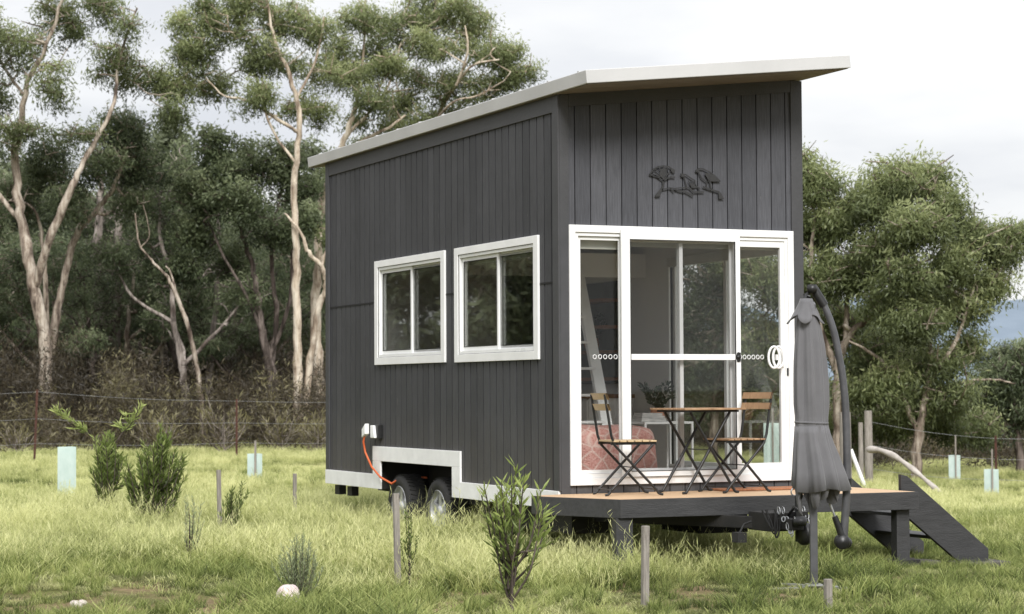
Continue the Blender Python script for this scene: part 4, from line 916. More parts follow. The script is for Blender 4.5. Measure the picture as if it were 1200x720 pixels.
def make_tree(base, limbs, blobs, bark, leaf, label, seed, ll=.15, lw=.034, dens=1.0, clr=(.26, .5), name='gum_tree', group=None, twig=.062, hang=.6, clump_n=225, tone=.42, fill=1.0):
    """base: world point; limbs: lists of (world point, radius); blobs: (world centre, radius, squash, clumps)"""
    rng = np.random.default_rng(seed); base = Vector(base)
    t = empty(name, base); tag(t, label, 'tree', group)
    mb = MB(); nodes = []; nrad = []
    for lm in limbs:
        pts = [Vector(p)-base for p, r in lm]; rr = [r for p, r in lm]
        sp_ = smooth_path(pts, 6); n = len(sp_); rs = [.62*float(np.interp(i/6, range(len(rr)), rr))*(1+.05*rng.normal()) for i in range(n)]
        amp = .28*rs[0]; sp_ = [p+Vector(rng.normal(size=3)*amp*(.5 if i not in (0,) else 0)) for i, p in enumerate(sp_)]
        mb.tube(sp_, rs, 8, True)
        for p, r in zip(sp_[n//4:], rs[n//4:]): nodes.append(tuple(p)); nrad.append(r)
    cs = []; cr_ = []; ct = []
    for (bc, br, sq, nc) in blobs:
        bc = np.array(Vector(bc)-base); tb = rng.normal()*.07
        for k in range(int(nc*2.1*fill+.5)):
            q = rng.normal(size=3); q /= np.linalg.norm(q); q *= br*(1.04+.1*(fill-1))*rng.random()**.45*(1+.12*rng.normal()); q[2] *= sq*.95
            cs.append(bc+q); cr_.append(clr[0]+(clr[1]-clr[0])*rng.random()**1.5); ct.append(tone+tb+rng.normal()*.09+.26*q[2]/br)  # upper clumps of a lobe lighter, lower darker: light and shade in the tone
    cs = np.array(cs)
    if len(nodes):
        order = np.argsort([np.min(np.sum((np.array(nodes)-c)**2, 1)) for c in cs])
        nd = np.array(nodes); nr = np.array(nrad)
        for i in order:
            c = cs[i]; dv = nd-c; dist = np.linalg.norm(dv, axis=1); cost = dist+.8*np.maximum(0, dv[:, 2]+.1)-.6*np.minimum(nr, .3)
            j = int(np.argmin(cost)); a = Vector(nd[j]); b = Vector(c); dl = (b-a).length
            if dl < .15: continue
            bend = Vector(rng.normal(size=3))*dl*.2; m1 = a.lerp(b, .35)+bend+Vector((0, 0, -dl*.05)); m2 = a.lerp(b, .7)+bend*.6+Vector(rng.normal(size=3))*dl*.07
            pth = smooth_path([a, m1, m2, b], 3); r0 = min(nr[j]*.75, twig*.6+twig*.75*dl); r1 = twig*.35
            mb.tube(pth, [r0+(r1-r0)*k/(len(pth)-1) for k in range(len(pth))], 5, False)
            add = np.array([tuple(p) for p in pth[2:]]); nd = np.concatenate([nd, add]); nr = np.concatenate([nr, np.linspace(r0, r1, len(pth))[2:]])
            for _ in range(1):   # bare side twigs
                s0 = pth[rng.integers(2, len(pth))]; dv_ = Vector(rng.normal(size=3)); dv_.z = abs(dv_.z)*.5; mb.tube([s0, s0+dv_.normalized()*rng.uniform(.25, .6)], [r1, r1*.4], 4, False)
    mb.build('trunk', M[bark], t)
    if len(cs):
        n_per = [max(20, int(clump_n*dens*(r/.5)**2*rng.uniform(.6, 1.25))) for r in cr_]
        V, F, T = leaves_cloud(cs, cr_, ct, n_per, ll, lw, rng, hang=hang)
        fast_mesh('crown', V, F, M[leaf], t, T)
    return t
def B(u, v, rp, d, dd, n, sq=.8):   # a crown lobe: its middle, radius in picture px turned to metres at that distance
    return (P(u, v, d+dd), rp*(d+dd)/FPX, sq, n)
def limb(d, pts): return [(P(u, v, d+dd), r) for (u, v, dd, r) in pts]

d = 58
make_tree(G(58, d), [limb(d, [(58, 530, 0, .34), (52, 400, 0, .29), (38, 330, 0, .26), (26, 262, .3, .22), (18, 190, .4, .18), (30, 110, 0, .12), (60, 40, -.4, .08), (85, -40, -.6, .05)]),
    limb(d, [(42, 335, 0, .18), (58, 280, -.4, .19), (80, 228, -.5, .17), (98, 190, -.3, .12), (130, 130, 0, .09), (140, 70, .3, .06), (160, 10, 0, .04)]),
    limb(d, [(26, 262, .3, .12), (0, 230, .5, .1), (-30, 180, .5, .08), (-40, 90, 0, .05)]),
    limb(d, [(30, 115, 0, .08), (0, 70, 1, .06), (-10, 20, 1, .04)])],
    [B(20, 55, 38, d, 0, 12), B(75, 28, 34, d, 1, 11), B(-20, 110, 36, d, 1, 12), B(62, 95, 26, d, -.5, 7), B(128, 70, 30, d, .5, 9), B(118, 8, 26, d, 1, 7), B(20, 155, 30, d, 0, 9), B(152, 28, 16, d, 0, 3), B(98, 150, 22, d, 0, 5), B(-30, 30, 36, d, -1, 9), B(160, 85, 22, d, 1.5, 5), B(186, 95, 18, d, 2, 5), B(200, 130, 18, d, 1, 5), B(60, -30, 40, d, 0, 9)],
    'gumbark', 'gumleaf', 'tall forked gum at the far left with open crown above the frame', 21, dens=1.1, tone=.47)
d = 61
make_tree(G(48, d), [limb(d, [(46, 530, 0, .26), (50, 470, 0, .24), (62, 395, 0, .2), (74, 330, 0, .18), (90, 275, 0, .16), (112, 248, 0, .14), (130, 222, 0, .1), (150, 180, 0, .06)]),
    limb(d, [(54, 430, 0, .14), (54, 350, -.3, .13), (50, 290, -.3, .09), (40, 245, -.3, .06), (10, 235, 0, .04)])],
    [B(138, 155, 34, d, 0, 16), B(165, 190, 34, d, 1, 16), B(115, 190, 28, d, -1, 10), B(55, 205, 34, d, 1, 14), B(20, 225, 36, d, 2, 14), B(85, 235, 26, d, -1, 8), B(150, 235, 24, d, 1, 7), B(-20, 260, 34, d, 0, 12), B(60, 170, 22, d, 0, 6)],
    'gumbark', 'darkleaf', 'leaning orange barked gum with a kinked trunk at the left', 22, dens=1.25, tone=.45)
d = 68
make_tree(G(125, d), [limb(d, [(122, 520, 0, .36), (119, 380, 0, .32), (115, 300, 0, .26), (118, 230, 0, .17), (112, 190, 0, .08), (104, 150, 0, .03)]), limb(d, [(134, 520, .4, .3), (135, 380, .4, .28), (137, 290, .4, .25), (142, 220, .4, .16), (150, 170, .4, .08), (152, 130, .4, .03)])],
    [B(105, 250, 34, d, 1.5, 12), B(150, 265, 30, d, 2, 10), B(190, 250, 36, d, 2, 14), B(170, 300, 26, d, 2, 8), B(205, 190, 28, d, 2, 10), B(80, 290, 30, d, 2, 9)],
    'greybark', 'darkleaf', 'grey double trunked stringybark standing behind the leaning gum', 23, dens=1.1, tone=.38)
d = 62
make_tree(G(312, d), [limb(d, [(315, 520, 0, .3), (318, 440, 0, .25), (306, 380, 0, .18), (298, 320, 0, .13), (283, 270, 0, .09), (270, 215, 0, .05)]),
    limb(d, [(318, 430, .2, .15), (324, 370, .2, .13), (318, 310, .3, .1), (322, 250, .3, .07)]), limb(d, [(316, 420, 0, .12), (338, 360, 0, .1), (342, 300, 0, .08), (338, 250, 0, .05)]), limb(d, [(312, 400, 0, .1), (285, 340, -.3, .08), (262, 300, -.3, .06), (240, 250, 0, .04)])],
    [B(268, 195, 38, d, 0, 22), B(312, 185, 34, d, .5, 18), B(228, 225, 32, d, 0, 15), B(345, 220, 28, d, .5, 12), B(285, 235, 36, d, -1, 16), B(330, 270, 28, d, 0, 10), B(225, 275, 30, d, .5, 12), B(255, 165, 20, d, 0, 6), B(360, 255, 18, d, 0, 5), B(215, 315, 24, d, 1, 8), B(270, 300, 30, d, 2, 8)],
    'darkbark', 'darkleaf', 'dense dark multi stemmed tree in the middle of the left treeline', 24, dens=1.25, hang=.2, ll=.13, lw=.05, tone=.5)
d = 60
make_tree(G(352, d), [limb(d, [(352, 540, 0, .26), (350, 470, 0, .22), (347, 380, 0, .19), (347, 290, 0, .17), (345, 210, 0, .15), (350, 150, 0, .13), (340, 90, 0, .1), (320, 40, 0, .07), (310, -20, 0, .04)]),
    limb(d, [(362, 540, .3, .22), (360, 450, .3, .18), (372, 370, .2, .15), (382, 335, 0, .13), (376, 312, -.2, .11), (362, 296, -.3, .1), (352, 272, -.3, .07), (335, 250, -.3, .04)]),
    limb(d, [(376, 318, 0, .08), (384, 290, .2, .07), (405, 268, .3, .05)]),
    limb(d, [(349, 155, 0, .09), (325, 140, -.5, .08), (290, 118, -.5, .06), (262, 112, -.5, .04), (240, 90, 0, .03)]), limb(d, [(346, 190, 0, .07), (318, 150, .5, .06), (300, 90, .5, .05), (285, 40, .5, .03)]), limb(d, [(345, 120, 0, .07), (370, 70, .5, .05), (380, 20, .5, .04)])],
    [B(262, 25, 32, d, 0, 13), B(228, 62, 30, d, 0, 13), B(300, 62, 26, d, 0, 9), B(330, 20, 30, d, 1, 12), B(210, 100, 18, d, 0, 5), B(250, 100, 20, d, 1, 6), B(305, 115, 22, d, -1, 7), B(365, 35, 28, d, 1, 10), B(375, 85, 24, d, 1, 8), B(290, -10, 30, d, 0, 10), B(345, 128, 20, d, 1, 5), B(240, 10, 18, d, 0, 5), B(195, 105, 12, d, 0, 3), B(395, 275, 20, d, 2, 6), B(400, 200, 20, d, 3, 7), B(335, 75, 18, d, 1.2, 5), B(370, 135, 16, d, 1.5, 4), B(215, 30, 14, d, 0, 4)],
    'palebark', 'gumleaf', 'tall white trunked gum just left of the house with a wide open crown', 25, dens=1.2, tone=.60)
d = 64
make_tree(G(376, d), [limb(d, [(376, 540, 0, .34), (374, 450, 0, .3), (370, 380, 0, .26), (372, 310, 0, .22), (378, 240, 0, .18), (393, 190, 0, .16), (405, 160, 0, .14), (418, 120, 0, .1), (425, 60, 0, .06), (430, 0, 0, .04)]),
    limb(d, [(394, 190, 0, .1), (425, 165, -.3, .09), (455, 150, -.3, .07), (475, 135, -.3, .05)]), limb(d, [(378, 240, 0, .12), (440, 210, 1, .11), (500, 160, 1, .09), (525, 110, 1, .07), (555, 60, 1, .05), (560, 30, 1, .03)]), limb(d, [(515, 130, 1, .08), (550, 80, -.6, .06), (585, 70, -.9, .04)]), limb(d, [(535, 100, -.4, .06), (548, 60, -.9, .05), (545, 30, -.9, .03)]), limb(d, [(505, 150, .5, .07), (530, 120, -.8, .05), (560, 112, -1, .04), (590, 95, -.8, .02)]), limb(d, [(405, 160, 0, .08), (450, 110, .5, .06), (470, 50, .5, .04)])],
    [B(420, 25, 32, d, 0, 13), B(470, 30, 32, d, 1, 13), B(455, 75, 26, d, -1, 10), B(408, 90, 26, d, 0, 9), B(440, 115, 24, d, -1, 8), B(505, 55, 30, d, 0, 12), B(545, 30, 32, d, 1, 13), B(575, 62, 28, d, 0, 11), B(525, 100, 26, d, .5, 9), B(565, 100, 26, d, 0, 9), B(595, 95, 20, d, 0, 6), B(500, 140, 26, d, 1, 8), B(545, 130, 22, d, 1, 6), B(455, 155, 22, d, 1, 6), B(622, 82, 10, d, 0, 3), B(420, 140, 16, d, 1, 4), B(400, 60, 22, d, 0, 6), B(540, 5, 22, d, 0, 5), B(600, 60, 14, d, 0, 4), B(485, 95, 24, d, 1.5, 7), B(440, 60, 22, d, 1, 6), B(510, 20, 24, d, .5, 6), B(470, 120, 22, d, 1.5, 6), B(425, 170, 18, d, 2, 5), B(505, 170, 20, d, 2, 5), B(590, 130, 14, d, 1, 4), B(500, 0, 22, d, 1, 6)],
    'palebark', 'gumleaf', 'broad gum rising behind the house roof, its trunk half hidden by the wall', 26, dens=1.2, tone=.60)
d = 66
make_tree(G(250, d), [limb(d, [(248, 520, 0, .2), (245, 440, 0, .18), (252, 370, 0, .15), (257, 300, 0, .12), (255, 250, 0, .07)])], [B(240, 300, 30, d, 2, 9), B(275, 310, 26, d, 2, 7), B(210, 260, 26, d, 3, 8)], 'greybark', 'darkleaf', 'slim grey trunked tree left of the dark multi stemmed tree', 27)
t = make_tree(G(238, 57), [limb(57, [(240, 520, 0, .12), (232, 440, 0, .11), (222, 390, 0, .1), (206, 345, 0, .09), (196, 325, 0, .07), (178, 305, 0, .05), (163, 285, 0, .04), (158, 250, 0, .03)]), limb(57, [(207, 345, 0, .05), (200, 320, .2, .04), (194, 312, .3, .03)]), limb(57, [(165, 290, 0, .03), (175, 275, 0, .02), (168, 240, 0, .015)])], [], 'gumbark', 'gumleaf', 'leaning dead pale trunk with bare twisted limbs', 28, name='dead_tree')
t = make_tree(G(190, 70), [limb(70, [(190, 520, 0, .09), (190, 370, 0, .07), (191, 322, 0, .06)])], [], 'palebark', 'gumleaf', 'thin orange snapped trunk among the left trees', 29, name='dead_tree')

# right hand side
d = 47
make_tree(G(985, d), [limb(d, [(983, 575, 0, .26), (984, 500, 0, .23), (982, 440, 0, .18), (992, 400, 0, .14), (1020, 370, 0, .1), (1060, 355, -.3, .07)]), limb(d, [(982, 440, 0, .13), (960, 380, 0, .1), (950, 320, 0, .08), (955, 250, 0, .05)]), limb(d, [(990, 405, 0, .1), (995, 330, .3, .08), (1005, 260, .3, .05)]), limb(d, [(970, 410, 0, .1), (930, 370, 0, .08), (890, 340, 0, .05)])],
    [B(958, 215, 24, d, 0, 11), B(940, 265, 34, d, 1, 15), B(985, 255, 30, d, 0, 13), B(965, 320, 34, d, 0, 14), B(1005, 320, 30, d, 0, 12), B(910, 330, 36, d, 0, 14), B(985, 380, 26, d, 1, 8), B(890, 400, 36, d, 1, 12), B(950, 400, 28, d, 1, 8), B(870, 300, 30, d, 1, 8), B(935, 195, 20, d, 0, 6), B(1010, 235, 20, d, 0, 6), B(880, 460, 34, d, 2, 10), B(930, 450, 30, d, 3, 9)],
    'gumbark', 'gumleaf', 'leafy tree rising directly behind the closed umbrella', 31, dens=1.35, ll=.13, lw=.034, clr=(.26, .48), tone=.6, fill=1.35)
d = 46
make_tree(G(1076, d), [limb(d, [(1072, 570, 0, .2), (1076, 510, 0, .17), (1086, 460, 0, .12), (1090, 410, 0, .09), (1080, 350, 0, .07), (1070, 290, 0, .05), (1065, 230, 0, .03)]), limb(d, [(1076, 510, 0, .1), (1060, 470, 0, .08), (1040, 430, 0, .06), (1015, 410, 0, .05), (995, 400, 0, .03)]), limb(d, [(1088, 450, 0, .08), (1120, 400, -.3, .07), (1140, 340, -.3, .05), (1150, 290, 0, .03)]), limb(d, [(1085, 470, 0, .07), (1120, 450, .3, .06), (1160, 445, .3, .04), (1190, 450, .3, .02)])],
    [B(1055, 210, 30, d, 0, 13), B(1085, 205, 22, d, .5, 8), B(1030, 235, 24, d, 0, 9), B(1105, 240, 26, d, 0, 10), B(1075, 265, 30, d, -1, 12), B(1140, 275, 28, d, 0, 12), B(1170, 290, 22, d, 0, 9), B(1115, 305, 30, d, -.5, 12), B(1060, 320, 30, d, -1, 11), B(1155, 330, 24, d, 0, 9), B(1080, 370, 30, d, -1, 11), B(1125, 365, 26, d, 0, 9), B(1035, 290, 26, d, 0, 9), B(1183, 272, 14, d, 0, 4), B(1040, 360, 26, d, 0, 8), B(1045, 450, 30, d, 0, 9), B(1010, 455, 22, d, 1, 6), B(1100, 425, 28, d, 0, 9), B(1020, 410, 22, d, 1, 6), B(1140, 405, 20, d, 1, 5), B(1120, 460, 26, d, 0, 8), B(1070, 480, 22, d, .5, 6), B(1100, 490, 26, d, 1.5, 7), B(1040, 490, 28, d, 2, 8), B(1000, 500, 26, d, 2.5, 7), B(1135, 500, 26, d, 2, 7), B(1060, 420, 28, d, 1.5, 8), B(1090, 340, 26, d, 1, 8)],
    'gumbark', 'gumleaf', 'wide spreading tree in the right field behind the fallen branch', 32, dens=1.35, ll=.13, lw=.034, clr=(.26, .48), tone=.55, fill=1.35)
d = 50
make_tree(G(1185, d), [limb(d, [(1195, 570, 0, .2), (1192, 510, 0, .15), (1180, 470, 0, .1), (1165, 440, 0, .06)])],
    [B(1185, 440, 30, d, 0, 14), B(1210, 420, 30, d, 0, 12), B(1160, 460, 26, d, 0, 10), B(1195, 485, 32, d, 0, 12), B(1150, 495, 24, d, 0, 7), B(1240, 450, 40, d, 0, 12)], 'darkbark', 'darkleaf', 'low dark bushy tree at the right edge of the picture', 33, dens=1.2, tone=.3, clr=(.22, .44))

d = 49
make_tree(G(838, d), [limb(d, [(838, 575, 0, .2), (836, 500, 0, .17), (842, 440, 0, .13), (835, 380, 0, .08), (845, 320, 0, .05)])],
    [B(835, 330, 34, d, 0, 12), B(805, 370, 32, d, 0, 11), B(860, 370, 32, d, 0, 11), B(830, 290, 28, d, 0, 9), B(835, 420, 34, d, 0, 11), B(795, 440, 32, d, 0, 10), B(870, 300, 28, d, 0, 9), B(810, 480, 30, d, 0, 9), B(865, 450, 30, d, 0, 9), B(790, 310, 26, d, 0, 7)],
    'gumbark', 'darkleaf', 'dark leafy tree seen through the glass doors of the house', 34, dens=1.0, tone=.42)

def thin_gum(seed, bark, h, label):
    rr = random.Random(seed); lm = []; bl = []
    x, y = 0, 0; pts = []
    for k in range(7):
        pts.append((Vector((x, y, -.3+h*k/6.5)), .23*(1-k/7.8))); x += rr.uniform(-.35, .35); y += rr.uniform(-.2, .2)
    lm.append(pts)
    for q in range(4):
        k = rr.choice([2, 3, 4]); p0 = pts[k][0]; a = rr.uniform(0, 6.28); l = rr.uniform(1.4, 2.6)
        e = p0+Vector((math.cos(a)*l, math.sin(a)*l, l*rr.uniform(.5, 1.2))); m1 = p0.lerp(e, .5)+Vector((rr.uniform(-.3, .3), 0, -.25)); lm.append([(p0, pts[k][1]*.7), (m1, pts[k][1]*.5), (e, .03)]); bl.append((e, rr.uniform(.7, 1.0), .75, 6)); bl.append((p0.lerp(e, .7)+Vector((0, 0, .4)), .7, .7, 3))
    bl += [(pts[6][0], 1.1, .8, 9), (pts[5][0]+Vector((.5, 0, .2)), 1., .8, 7), (pts[4][0]+Vector((-.6, .2, .3)), .9, .8, 5)]
    return make_tree((0, 0, 0), lm, bl, bark, 'darkleaf', label, seed, name='slender_gum_tree', group='slender gums in the left treeline', dens=.9, tone=.5)
TG = [thin_gum(81, 'gumbark', 7.5, 'a'), thin_gum(82, 'greybark', 8.5, 'b'), thin_gum(83, 'darkbark', 6.5, 'c')]
rr = random.Random(12)
for i, (u_, dd) in enumerate(((-8, 70), (82, 72), (100, 64), (158, 68), (172, 74), (215, 69), (228, 75), (278, 72), (292, 66), (335, 70), (392, 70), (20, 76), (60, 67), (205, 63), (325, 76))):
    k = i % 3; o = TG[k] if i < 3 else copy_tree(TG[k]); g = G(u_, dd); o.location = g+Vector((0, 0, -.1)); s_ = rr.uniform(.75, 1.1); o.scale = (s_, s_, s_*rr.uniform(.85, 1.1)); o.rotation_euler = (0, 0, rr.uniform(0, 6.28))
    o['label'] = ('slender brown barked gum in the left treeline among the larger gums', 'slender grey barked gum in the left treeline among the larger gums', 'slender dark barked gum in the left treeline among the larger gums')[k]
    o['group'] = 'slender %s gums in the left treeline' % ('brown', 'grey', 'dark')[k]

# distant filler trees: three made, the rest copies with their own place, size and turn
def filler(seed, h, wd, label):
    rr = random.Random(seed); o = Vector((0, 0, 0)); lm = []; bl = []
    for k in range(2):
        x = (k-.5)*.5; lm.append([(Vector((x*.3, 0, -.3)), .2), (Vector((x, .1, h*.3)), .17), (Vector((x*2+rr.uniform(-.4, .4), .3, h*.6)), .1), (Vector((x*2.5, 0, h*.85)), .05)])
    for k in range(19):
        a = rr.uniform(0, 2*PI); z = h*rr.uniform(.10, .92); r = wd*rr.uniform(.1, .5)*(1.15-.55*abs(z/h-.55)); bl.append((Vector((math.cos(a)*r, math.sin(a)*r, z)), rr.uniform(.8, 1.25), .75, 5))
    return make_tree(o, lm, bl, 'greybark', 'bgleaf', label, seed, ll=.26, lw=.085, clr=(.5, .8), clump_n=85, name='forest_tree', group='forest trees behind the treeline', tone=.42)
FT = [filler(51, 9, 6, 'a'), filler(52, 8, 7, 'b'), filler(53, 10, 6, 'c')]
spots = []
rr = random.Random(3)
for row, (dd, step, sc0) in enumerate(((84, 3.2, .85), (94, 3.2, 1.08), (106, 3.5, 1.2))):
    a = -.275*dd; b = (.02 if row < 2 else .05)*dd
    x = a
    while x < b: spots.append((x+rr.uniform(-.7, .7), dd+rr.uniform(-3, 3), sc0*rr.uniform(.85, 1.1))); x += step
for lat_, dd, s_ in ((5.0, 66, .55), (7.5, 70, .5), (10.5, 68, .52), (13.2, 72, .5), (16, 69, .52), (18.5, 74, .5), (3, 75, .6), (21, 78, .5)): spots.append((lat_, dd, s_))
for k in range(11): spots.append((-21-3.4*k, 52+rr.uniform(-3, 3)-1.2*k, 1.35))
for k in range(10): spots.append((4+3.6*k, -22-rr.uniform(0, 4), 1.25))
first = [True]*3
for i, (la, dd, s_) in enumerate(spots):
    k = i % 3; o = FT[k] if first[k] else copy_tree(FT[k]); first[k] = False
    x, y = loc2(la, dd); o.location = (x, y, float(terrain(la, dd))-.1); o.scale = (s_*rr.uniform(.9, 1.15), s_, s_*rr.uniform(.9, 1.1)); o.rotation_euler = (0, 0, rr.uniform(0, 6.28))
    o['label'] = 'dense dark green tree in the forest belt behind the paler gums'
    o['group'] = 'forest trees behind the treeline'

# ------------------------------------------------------------------ undergrowth (one uncountable mass)
def undergrowth():
    rng = np.random.default_rng(5); cs = []; rs = []; ts = []
    for i in range(620):   # left belt, two depths of scrub
        d_ = rng.uniform(51.5, 74); la = rng.uniform(-.262, .02)*d_
        h = (.5+1.3*sstep(51, 56, d_)+1.1*sstep(60, 74, d_))*rng.uniform(.6, 1.1)
        h *= .55+.9*float(vnoise(np.array(la), np.array(d_), 1.6, 31)); tb_ = (.66 if d_ < 55 and vnoise(np.array(la), np.array(d_), 1.2, 33) > .52 else .27)
        if la/d_ < -.17: h *= 1.2
        x, y = loc2(la, d_); z = float(terrain(la, d_)); m = max(1, int(h/.42))
        for k in range(m): cs.append((x+rng.normal()*.35, y+rng.normal()*.35, z+.2+k*h/m)); rs.append(rng.uniform(.4, .65)); ts.append(tb_+rng.normal()*.08)
    for i in range(260):   # right belt
        d_ = rng.uniform(52, 66); la = rng.uniform(.04, .27)*d_; h = (.5+1.1*sstep(52, 60, d_))*rng.uniform(.6, 1.1)
        x, y = loc2(la, d_); z = float(terrain(la, d_)); m = max(1, int(h/.42))
        for k in range(m): cs.append((x+rng.normal()*.35, y+rng.normal()*.35, z+.2+k*h/m)); rs.append(rng.uniform(.4, .65)); ts.append(.3+rng.normal()*.12)
    cs = np.array(cs); V, F, T = leaves_cloud(cs, rs, ts, [125]*len(cs), .17, .024, rng, flat=.85, hang=-.45)
    o = fast_mesh('undergrowth', V, F, M['scrub'], None, T); tag(o, 'brownish green scrub and bracken massed under the trees', 'undergrowth', kind='stuff')
undergrowth()
# a few paler feathery bushes at the edge of the grass
for k, (u, d_, h, w_, lb) in enumerate(((186, 49, 1.3, 1.3, 'pale feathery bush at the scrub edge, behind the left fence wires'), (262, 50, 1.5, 1.5, 'pale wispy bush rising behind the rusty post near the house'), (330, 51, 1.2, 1.2, 'low wispy bush just left of the white trunks'), (20, 50, .9, 1.6, 'low spreading bush at the foot of the far left gum'), (372, 50, 1.1, 1.0, 'small grey green bush against the rear corner of the house'))):
    shrub(u, d_, h, w_, 26, 'scrub', .2, .03, 26, lb, 60+k, 'bush', 'bush', tone=.55, bmat='greybark')

# ------------------------------------------------------------------ grass: instanced tufts on points (nobody could count it)
def tuft(name, n, h, spread, w_, mat, seed, lean=.35, seeds=0):
    rng = np.random.default_rng(seed); V = []; F = []; T = []; k = 0
    for i in range(n):
        a = rng.uniform(0, 6.283); r = spread*math.sqrt(rng.random()); b = np.array([math.cos(a)*r, math.sin(a)*r, 0]); hh = h*rng.uniform(.45, 1.1)
        la = rng.uniform(0, 6.283); ln = hh*lean*rng.uniform(.2, 1.6); dv = np.array([math.cos(la)*ln, math.sin(la)*ln, 0])
        p1 = b+dv*.3+np.array([0, 0, hh*.55]); p2 = b+dv+np.array([0, 0, hh*rng.uniform(.8, 1)]); fa = rng.uniform(0, 6.283); s = np.array([math.cos(fa), math.sin(fa), 0])*w_/2
        tn = rng.uniform(0, .6)
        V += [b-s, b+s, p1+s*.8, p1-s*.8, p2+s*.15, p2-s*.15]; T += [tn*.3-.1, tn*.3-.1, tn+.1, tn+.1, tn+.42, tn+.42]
        F += [(k, k+1, k+2, k+3), (k+3, k+2, k+4, k+5)]; k += 6
        if i < seeds:
            for q in range(5):
                c = p2-dv*.06*q+np.array([0, 0, -.018*q*h/.3]); e = rng.normal(size=3)*.012; e[2] = abs(e[2])+.012
                V += [c, c+e+s, c+e*2, c+e-s]; T += [.8]*4; F += [(k, k+1, k+2, k+3)]; k += 4
    o = fast_mesh(name, np.array(V), np.array(F), mat, None, np.clip(T, 0, 1)); C.objects.unlink(o); return o
def grass_mat(name, dark, mid, light):
    m, nt, out = new_mat(name)
    at = N(nt, 'ShaderNodeAttribute', attribute_name='tone'); oi = N(nt, 'ShaderNodeObjectInfo')
    tcg = N(nt, 'ShaderNodeNewGeometry'); n_ = N(nt, 'ShaderNodeTexNoise'); n_.inputs['Scale'].default_value = .55; n_.inputs['Detail'].default_value = 4; L(nt, tcg.outputs['Position'], n_.inputs['Vector'])
    a1 = N(nt, 'ShaderNodeMath', operation='MULTIPLY_ADD'); a1.inputs[1].default_value = .5; L(nt, oi.outputs['Random'], a1.inputs[0]); L(nt, at.outputs['Fac'], a1.inputs[2])
    a2 = N(nt, 'ShaderNodeMath', operation='MULTIPLY_ADD'); a2.inputs[1].default_value = 1.9; L(nt, n_.outputs['Fac'], a2.inputs[0]); L(nt, a1.outputs[0], a2.inputs[2])
    a3 = N(nt, 'ShaderNodeMath', operation='SUBTRACT'); a3.inputs[1].default_value = 1.10; L(nt, a2.outputs[0], a3.inputs[0])
    r = ramp(nt, a3.outputs[0], [(0, dark), (.45, mid), (1, light)])
    p = N(nt, 'ShaderNodeBsdfPrincipled'); p.inputs['Roughness'].default_value = .6; p.inputs['Specular IOR Level'].default_value = .25; L(nt, r.outputs['Color'], p.inputs['Base Color'])
    t = N(nt, 'ShaderNodeBsdfTranslucent'); L(nt, r.outputs['Color'], t.inputs['Color']); mx = N(nt, 'ShaderNodeMixShader'); mx.inputs[0].default_value = .4
    L(nt, p.outputs[0], mx.inputs[1]); L(nt, t.outputs[0], mx.inputs[2]); L(nt, mx.outputs[0], out.inputs['Surface']); return m
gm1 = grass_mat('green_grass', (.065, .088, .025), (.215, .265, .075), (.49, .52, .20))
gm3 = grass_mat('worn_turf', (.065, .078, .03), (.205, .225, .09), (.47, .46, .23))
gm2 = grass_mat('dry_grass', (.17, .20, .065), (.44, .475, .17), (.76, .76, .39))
def scatter(name, tufts, n, dr, dens_fn, scale_fn, label, seed, la_lim=.262):
    rng = np.random.default_rng(seed)
    d_ = np.sqrt(rng.uniform(dr[0]**2, dr[1]**2, n)); la = rng.uniform(-la_lim, la_lim, n)*d_
    keep = rng.random(n) < dens_fn(la, d_); d_, la = d_[keep], la[keep]
    x, y = loc2(la, d_); z = terrain(la, d_); s = scale_fn(la, d_, x, y)*rng.uniform(.7, 1.3, len(x))
    me = bpy.data.meshes.new(name); me.vertices.add(len(x)); me.vertices.foreach_set('co', np.stack([x, y, z], -1).astype(np.float32).ravel())
    a = me.attributes.new('rot', 'FLOAT_VECTOR', 'POINT'); rot = np.zeros((len(x), 3), np.float32); rot[:, 2] = rng.uniform(0, 6.28, len(x)); rot[:, 0] = rng.normal(size=len(x))*.08; a.data.foreach_set('vector', rot.ravel())
    a = me.attributes.new('scl', 'FLOAT', 'POINT'); a.data.foreach_set('value', s.astype(np.float32))
    o = bpy.data.objects.new(name, me); C.objects.link(o); tag(o, label, 'grass', kind='stuff')
    col = bpy.data.collections.new(name+'_tufts')
    for t_ in tufts: col.objects.link(t_)
    ng = bpy.data.node_groups.new(name+'_nodes', 'GeometryNodeTree'); ng.interface.new_socket('Geometry', in_out='INPUT', socket_type='NodeSocketGeometry'); ng.interface.new_socket('Geometry', in_out='OUTPUT', socket_type='NodeSocketGeometry')
    gi = ng.nodes.new('NodeGroupInput'); go = ng.nodes.new('NodeGroupOutput'); ip = ng.nodes.new('GeometryNodeInstanceOnPoints'); ci = ng.nodes.new('GeometryNodeCollectionInfo'); ci.inputs['Collection'].default_value = col; ci.inputs['Separate Children'].default_value = True; ci.inputs['Reset Children'].default_value = True
    ip.inputs['Pick Instance'].default_value = True
    ar = ng.nodes.new('GeometryNodeInputNamedAttribute'); ar.data_type = 'FLOAT_VECTOR'; ar.inputs['Name'].default_value = 'rot'; asn = ng.nodes.new('GeometryNodeInputNamedAttribute'); asn.data_type = 'FLOAT'; asn.inputs['Name'].default_value = 'scl'
    e2r = ng.nodes.new('FunctionNodeEulerToRotation')
    ng.links.new(gi.outputs[0], ip.inputs['Points']); ng.links.new(ci.outputs[0], ip.inputs['Instance']); ng.links.new(ar.outputs['Attribute'], e2r.inputs[0]); ng.links.new(e2r.outputs[0], ip.inputs['Rotation']); ng.links.new(asn.outputs['Attribute'], ip.inputs['Scale']); ng.links.new(ip.outputs[0], go.inputs[0])
    md = o.modifiers.new('scatter', 'NODES'); md.node_group = ng
    return len(x)
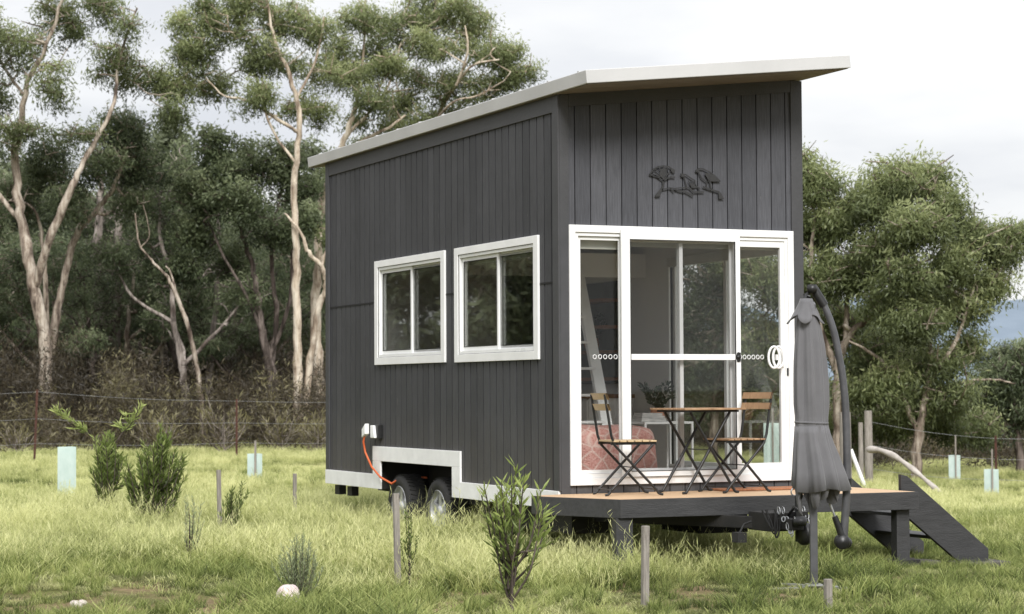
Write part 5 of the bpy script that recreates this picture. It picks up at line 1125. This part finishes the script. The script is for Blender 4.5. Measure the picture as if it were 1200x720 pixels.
def lawn(la, d_):   # share of tall meadow (1) against the short worn turf (0)
    n_ = vnoise(la, d_, 1.3, 9)-.5
    return np.clip(sstep(16.2, 18.6, d_ + 1.0*sstep(-2.5, -.2, la) + 2.0*n_)*(1-sstep(1.7, 2.5, la+.5*n_)), 0, 1)
PATCH = [(60, 15.0, .55, .4), (140, 14.6, .5, .3), (20, 15.9, .4, .3), (270, 14.8, .25, .35), (372, 14.45, .42, .3), (595, 14.6, .25, .2), (230, 15.6, .4, .25), (530, 15.4, .22, .22), (850, 14.6, .5, .25), (1130, 15.6, .6, .35), (985, 16.2, .5, .3), (1090, 17.0, .5, .3), (690, 14.5, .3, .2), (1050, 14.8, .5, .3), (930, 15.4, .35, .25), (450, 15.0, .3, .25), (1160, 17.5, .5, .5), (800, 15.5, .3, .25)]
def bare(la, d_):
    n_ = vnoise(la, d_, .7, 3)*.6+vnoise(la, d_, .22, 4)*.4
    b = .95*sstep(.47, .58, n_)*(1-.92*sstep(15.6, 19.5, d_+1.0*sstep(-.8, 1, la)-.8*sstep(1.8, 2.6, la)))
    for u_, dd, rl, rd in PATCH:
        q = ((la-(u_-600)/FPX*dd)/rl)**2+((d_-dd)/rd)**2; b = np.maximum(b, .97*(1-sstep(.5, 1.3, q+.9*(n_-.5))))
    return b
def under(x, y):    # under the house and deck
    return ((x > -.05) & (x < 2.5) & (y > -.9) & (y < 6.1))
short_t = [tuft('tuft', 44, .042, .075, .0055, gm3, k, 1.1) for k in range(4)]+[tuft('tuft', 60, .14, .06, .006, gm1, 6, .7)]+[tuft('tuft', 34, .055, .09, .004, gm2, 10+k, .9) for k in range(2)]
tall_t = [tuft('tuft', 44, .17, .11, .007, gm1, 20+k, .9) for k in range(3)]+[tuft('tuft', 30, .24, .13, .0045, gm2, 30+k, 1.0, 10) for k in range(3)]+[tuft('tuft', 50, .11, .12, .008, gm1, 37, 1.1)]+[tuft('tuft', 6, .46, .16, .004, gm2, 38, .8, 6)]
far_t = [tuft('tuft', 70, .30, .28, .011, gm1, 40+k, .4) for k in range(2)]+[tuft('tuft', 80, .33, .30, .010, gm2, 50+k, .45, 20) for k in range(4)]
n1 = scatter('short_grass', short_t, 50000, (12.5, 27), lambda l, d_: (1-.85*lawn(l, d_))*(1-bare(l, d_)), lambda l, d_, x, y: np.where(under(x, y) | ((x > 2.6) & (x < 4.3) & (y > -1.4) & (y < .5)), .55, 1.)*(.55+1.1*vnoise(l, d_, .8, 12)), 'short worn green turf with bare patches in the foreground', 1)
def tall_scale(l, d_, x, y):
    s = (.55+.8*vnoise(l, d_, .9, 5)); near = np.exp(-((x-.6)**2/3+(y-.2)**2/3)); s = s+.12*near
    s = np.where((x > -.6) & (x < 2.4) & (y > -2.0) & (y < -.9), s*.62, s)
    return np.where((x > 2.0) & (x < 4.2) & (y > -2) & (y < .6), s*.55, s)
n2 = scatter('meadow_grass', tall_t, 21000, (14, 29), lambda l, d_: lawn(l, d_)*(.25+.75*sstep(.2, .5, vnoise(l, d_, .7, 6))), tall_scale, 'tall seeding meadow grass around the trailer and deck', 2)
n3 = scatter('field_grass', far_t, 21000, (19.5, 60), lambda l, d_: np.where((l > 1.8) | (l < -2.2), sstep(19.5, 27, d_), sstep(26, 28, d_))*.98, lambda l, d_, x, y: .25+.35*vnoise(l, d_, 1.4, 7), 'pale yellow green field grass stretching back to the scrub', 3, .275)
print('grass', n1, n2, n3)
